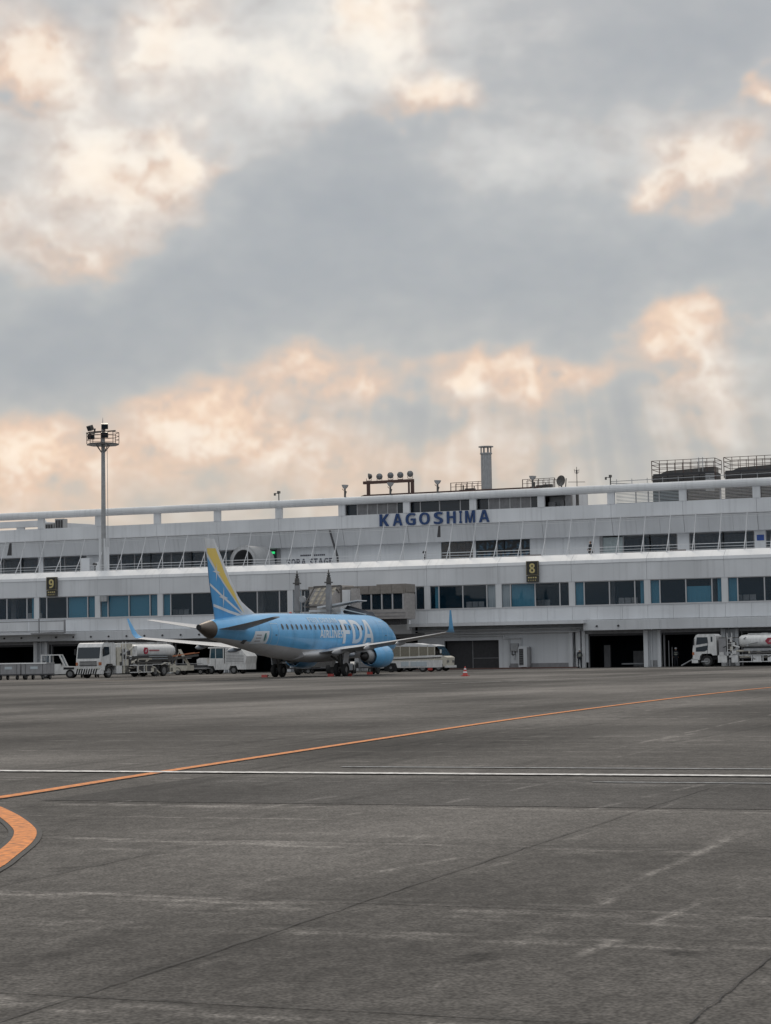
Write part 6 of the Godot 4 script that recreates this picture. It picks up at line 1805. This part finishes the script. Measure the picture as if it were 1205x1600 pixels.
	put("side", MB.new().span(0.35, 0.6, 0.05, 1.9, -0.3, 0.28), GREY, c)
	put("grille", MB.new().span(-0.42, 0.0, 0.2, 1.75, 0.3, 0.32), DARK, c)
	for i in 7:
		put("grille_bar", MB.new().span(-0.42, 0.0, 0.28 + i * 0.21, 0.31 + i * 0.21, 0.32, 0.335), GREY, c)
	put("vent_top", MB.new().span(-0.45, 0.5, 1.9, 2.0, -0.25, 0.25), PANEL, c)
	put("feet", MB.new().span(-0.45, -0.3, -0.12, 0.05, -0.3, 0.3).span(0.3, 0.45, -0.12, 0.05, -0.3, 0.3), GREY, c)
	c = thing("meter_box", "grey electrical box with cable on the white ground-floor wall", "electrical box", V(-56.35, 0, -0.5))
	put("case", MB.new().span(-0.4, 0.35, 1.65, 2.4, -0.1, 0.12), GREY, c)
	put("door", MB.new().span(-0.36, 0.31, 1.7, 2.35, 0.12, 0.135), STEEL, c)
	put("cable", MB.new().tube(V(-0.3, 1.65, 0), V(-0.3, 1.35, 0), 0.04).tube(V(-0.3, 1.35, 0), V(0.0, 1.3, 0), 0.05).tube(V(0.0, 1.3, 0), V(0.0, 1.65, 0), 0.04), DARK, c)

# ---------------------------------------------------------------- people
# bones: [a, b, ra, rb, colour]; meshed as one skin by surface nets
func figure(bones: Array, lo: Vector3, hi: Vector3, cell: float) -> MB:
	var nx := int((hi.x - lo.x) / cell) + 2
	var ny := int((hi.y - lo.y) / cell) + 2
	var nz := int((hi.z - lo.z) / cell) + 2
	var d := PackedFloat32Array()
	d.resize(nx * ny * nz)
	for k in nz:
		for j in ny:
			for i in nx:
				var p := lo + V(i, j, k) * cell
				d[(k * ny + j) * nx + i] = field(bones, p)
	var m := MB.new()
	var at := {}
	for k in nz - 1:
		for j in ny - 1:
			for i in nx - 1:
				var sum := Vector3.ZERO
				var n := 0
				for e in 12:
					var ax := e / 4
					var o := [Vector3i(0, e % 2, (e / 2) % 2), Vector3i(e % 2, 0, (e / 2) % 2), Vector3i(e % 2, (e / 2) % 2, 0)][ax] as Vector3i
					var s := Vector3i(i, j, k) + o
					var q := s
					q[ax] += 1
					var a := d[(s.z * ny + s.y) * nx + s.x]
					var b := d[(q.z * ny + q.y) * nx + q.x]
					if (a < 0.0) != (b < 0.0):
						sum += Vector3(s).lerp(Vector3(q), a / (a - b))
						n += 1
				if n:
					var p := lo + sum / n * cell
					var g := V(field(bones, p + V(0.004, 0, 0)) - field(bones, p - V(0.004, 0, 0)), field(bones, p + V(0, 0.004, 0)) - field(bones, p - V(0, 0.004, 0)), field(bones, p + V(0, 0, 0.004)) - field(bones, p - V(0, 0, 0.004)))
					var best := 1e9
					var col := Color.WHITE
					for q in bones:
						var dd := bone(q, p)
						if dd < best:
							best = dd
							col = q[4]
					at[Vector3i(i, j, k)] = m.vert(p, g)
					m.col.append(col)
	for k in range(1, nz - 1):
		for j in range(1, ny - 1):
			for i in range(1, nx - 1):
				var a := d[(k * ny + j) * nx + i]
				for ax in 3:
					var q := Vector3i(i, j, k)
					q[ax] += 1
					if (a < 0.0) != (d[(q.z * ny + q.y) * nx + q.x] < 0.0):
						var u := Vector3i.ZERO
						var w := Vector3i.ZERO
						u[(ax + 1) % 3] = 1
						w[(ax + 2) % 3] = 1
						var s := Vector3i(i, j, k)
						var f := [s - u - w, s - w, s, s - u]
						if at.has(f[0]) and at.has(f[1]) and at.has(f[2]) and at.has(f[3]):
							m.face(at[f[0]], at[f[1]], at[f[2]])
							m.face(at[f[0]], at[f[2]], at[f[3]])
	return m

func bone(q: Array, p: Vector3) -> float:
	var a: Vector3 = q[0]
	var ab: Vector3 = q[1] - a
	var t := clampf((p - a).dot(ab) / maxf(ab.length_squared(), 1e-6), 0, 1)
	return p.distance_to(a + ab * t) - lerpf(q[2], q[3], t)

func field(bones: Array, p: Vector3) -> float:
	var r := 1e3
	for q in bones:
		var d := bone(q, p)
		var h := maxf(0.035 - absf(d - r), 0.0) / 0.035
		r = minf(d, r) - h * h * 0.035 * 0.25
	return r

func build_person(label: String, at: Vector3, turn: float, worker: bool, bend: float) -> void:
	var t := thing("person", label, "person", at, turn)
	var skin := lin(0.42, 0.27, 0.19).srgb_to_linear()
	var top := Color(0.02, 0.025, 0.035)
	var leg := Color(0.018, 0.02, 0.028)
	var shoe := Color(0.01, 0.01, 0.01)
	var b := [[V(-0.09, 0.93, 0), V(0.09, 0.93, 0), 0.12, 0.12, leg], [V(0, 0.98, 0), V(0, 1.36, 0.0), 0.135, 0.15, top], [V(-0.14, 1.40, 0), V(0.14, 1.40, 0), 0.075, 0.075, top], [V(0, 1.43, 0), V(0, 1.53, -0.01), 0.055, 0.05, skin], [V(0, 1.58, -0.01), V(0, 1.67, -0.005), 0.085, 0.095, skin], [V(0, 1.57, -0.09), V(0, 1.6, -0.1), 0.02, 0.018, skin]]
	for sd in [-1.0, 1.0]:
		var el := V(sd * 0.25, 1.13, 0.03)
		var hand := V(sd * (0.27 - 0.16 * bend), 0.90 + 0.18 * bend, -0.06 - 0.24 * bend)
		b.append([V(sd * 0.18, 1.40, 0), el, 0.058, 0.045, top])
		b.append([el, hand, 0.043, 0.033, top])
		b.append([hand, hand + V(0, -0.07, -0.03), 0.03, 0.036, skin])
		for f in 4:
			b.append([hand + V(0.018 * (f - 1.5), -0.08, -0.035), hand + V(0.018 * (f - 1.5), -0.15 + 0.008 * absf(f - 1.3), -0.055), 0.011, 0.009, skin])
		b.append([hand + V(-sd * 0.03, -0.04, -0.03), hand + V(-sd * 0.045, -0.10, -0.06), 0.013, 0.01, skin])
		var kn := V(sd * 0.11, 0.50, -0.02)
		b.append([V(sd * 0.09, 0.90, 0), kn, 0.085, 0.06, leg])
		b.append([kn, V(sd * 0.12, 0.09, 0.02), 0.058, 0.042, leg])
		b.append([V(sd * 0.12, 0.05, 0.04), V(sd * 0.13, 0.04, -0.15), 0.045, 0.038, shoe])
	var skinm := mat(Color.WHITE, 0.8)
	skinm.vertex_color_use_as_albedo = true
	put("body", figure(b, V(-0.45, -0.02, -0.45), V(0.45, 1.82, 0.25), 0.022), skinm, t)
	if worker:
		put("helmet", MB.new().lathe(V(0, 1.655, -0.01), V(0, 1, 0), [[0.145, -0.01], [0.125, 0.0], [0.12, 0.05], [0.085, 0.10], [0.0, 0.125]], 16), PLANEWHITE, t)
		var vest := MB.new()
		vest.lathe(V(0, 1.0, 0.0), V(0, 1, 0), [[0.155, 0.0], [0.165, 0.2], [0.168, 0.36], [0.12, 0.43]], 18)
		put("vest", vest, mat(lin(0.04, 0.045, 0.05), 0.7), t)
		put("reflective_band", MB.new().lathe(V(0, 1.1, 0.0), V(0, 1, 0), [[0.168, 0.0], [0.171, 0.055]], 18).lathe(V(0, 1.25, 0.0), V(0, 1, 0), [[0.173, 0.0], [0.174, 0.04]], 18), mat(lin(0.45, 0.47, 0.40), 0.4), t)
	else:
		put("hair", MB.new().lathe(V(0, 1.64, 0.012), V(0, 1, 0), [[0.10, -0.06], [0.112, 0.0], [0.10, 0.07], [0.06, 0.115], [0.0, 0.13]], 14), BLACK, t)
		put("coat_hem", MB.new().lathe(V(0, 0.62, 0.0), V(0, 1, 0), [[0.25, 0.0], [0.19, 0.3], [0.15, 0.5]], 16), BLACK, t)

func build_people() -> void:
	build_person("person in dark uniform and white helmet standing by the pillar", V(-49.8, 0, 0.35), 0.5, true, 0.8)
	build_person("person in dark uniform and white helmet inside the right garage", V(-41.05, 0, -1.3), 0.2, true, 0.35)
	build_person("person in dark coat standing behind the roof deck rail", V(-49.3, 10.2, -2.6), 2.6, false, 0.5)

# ---------------------------------------------------------------- scene
func _ready() -> void:
	var cam := Camera3D.new()
	cam.name = "camera"
	add_child(cam, true)
	cam.position = V(0, 1.545, 180.06)
	cam.rotation = V(0.0717, 0.3664, -0.0163)
	cam.fov = 28.94
	cam.near = 0.1
	cam.far = 4000.0
	cam.current = true
	var env := Environment.new()
	env.background_mode = Environment.BG_SKY
	var sky := Sky.new()
	var pano := PanoramaSkyMaterial.new()
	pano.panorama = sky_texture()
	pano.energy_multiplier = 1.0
	sky.sky_material = pano
	env.sky = sky
	env.tonemap_mode = Environment.TONE_MAPPER_LINEAR
	env.tonemap_exposure = 1.13
	env.sdfgi_enabled = true
	env.ssao_enabled = true
	env.ssil_enabled = true
	var we := WorldEnvironment.new()
	we.name = "world_environment"
	we.environment = env
	add_child(we, true)
	var sun := DirectionalLight3D.new()
	sun.name = "sun"
	sun.light_color = Color(1.0, 0.95, 0.88)
	sun.light_energy = 0.3
	sun.light_angular_distance = 14.0
	sun.shadow_enabled = true
	add_child(sun, true)
	sun.rotation = V(deg_to_rad(-46.0), deg_to_rad(180.0 + 28.0), 0)
	make_materials()
	build_apron()
	build_terminal()
	build_terminal_extras()
	build_mast()
	build_roof_items()
	build_bridge()
	build_airplane()
	build_vehicles()
	build_people()
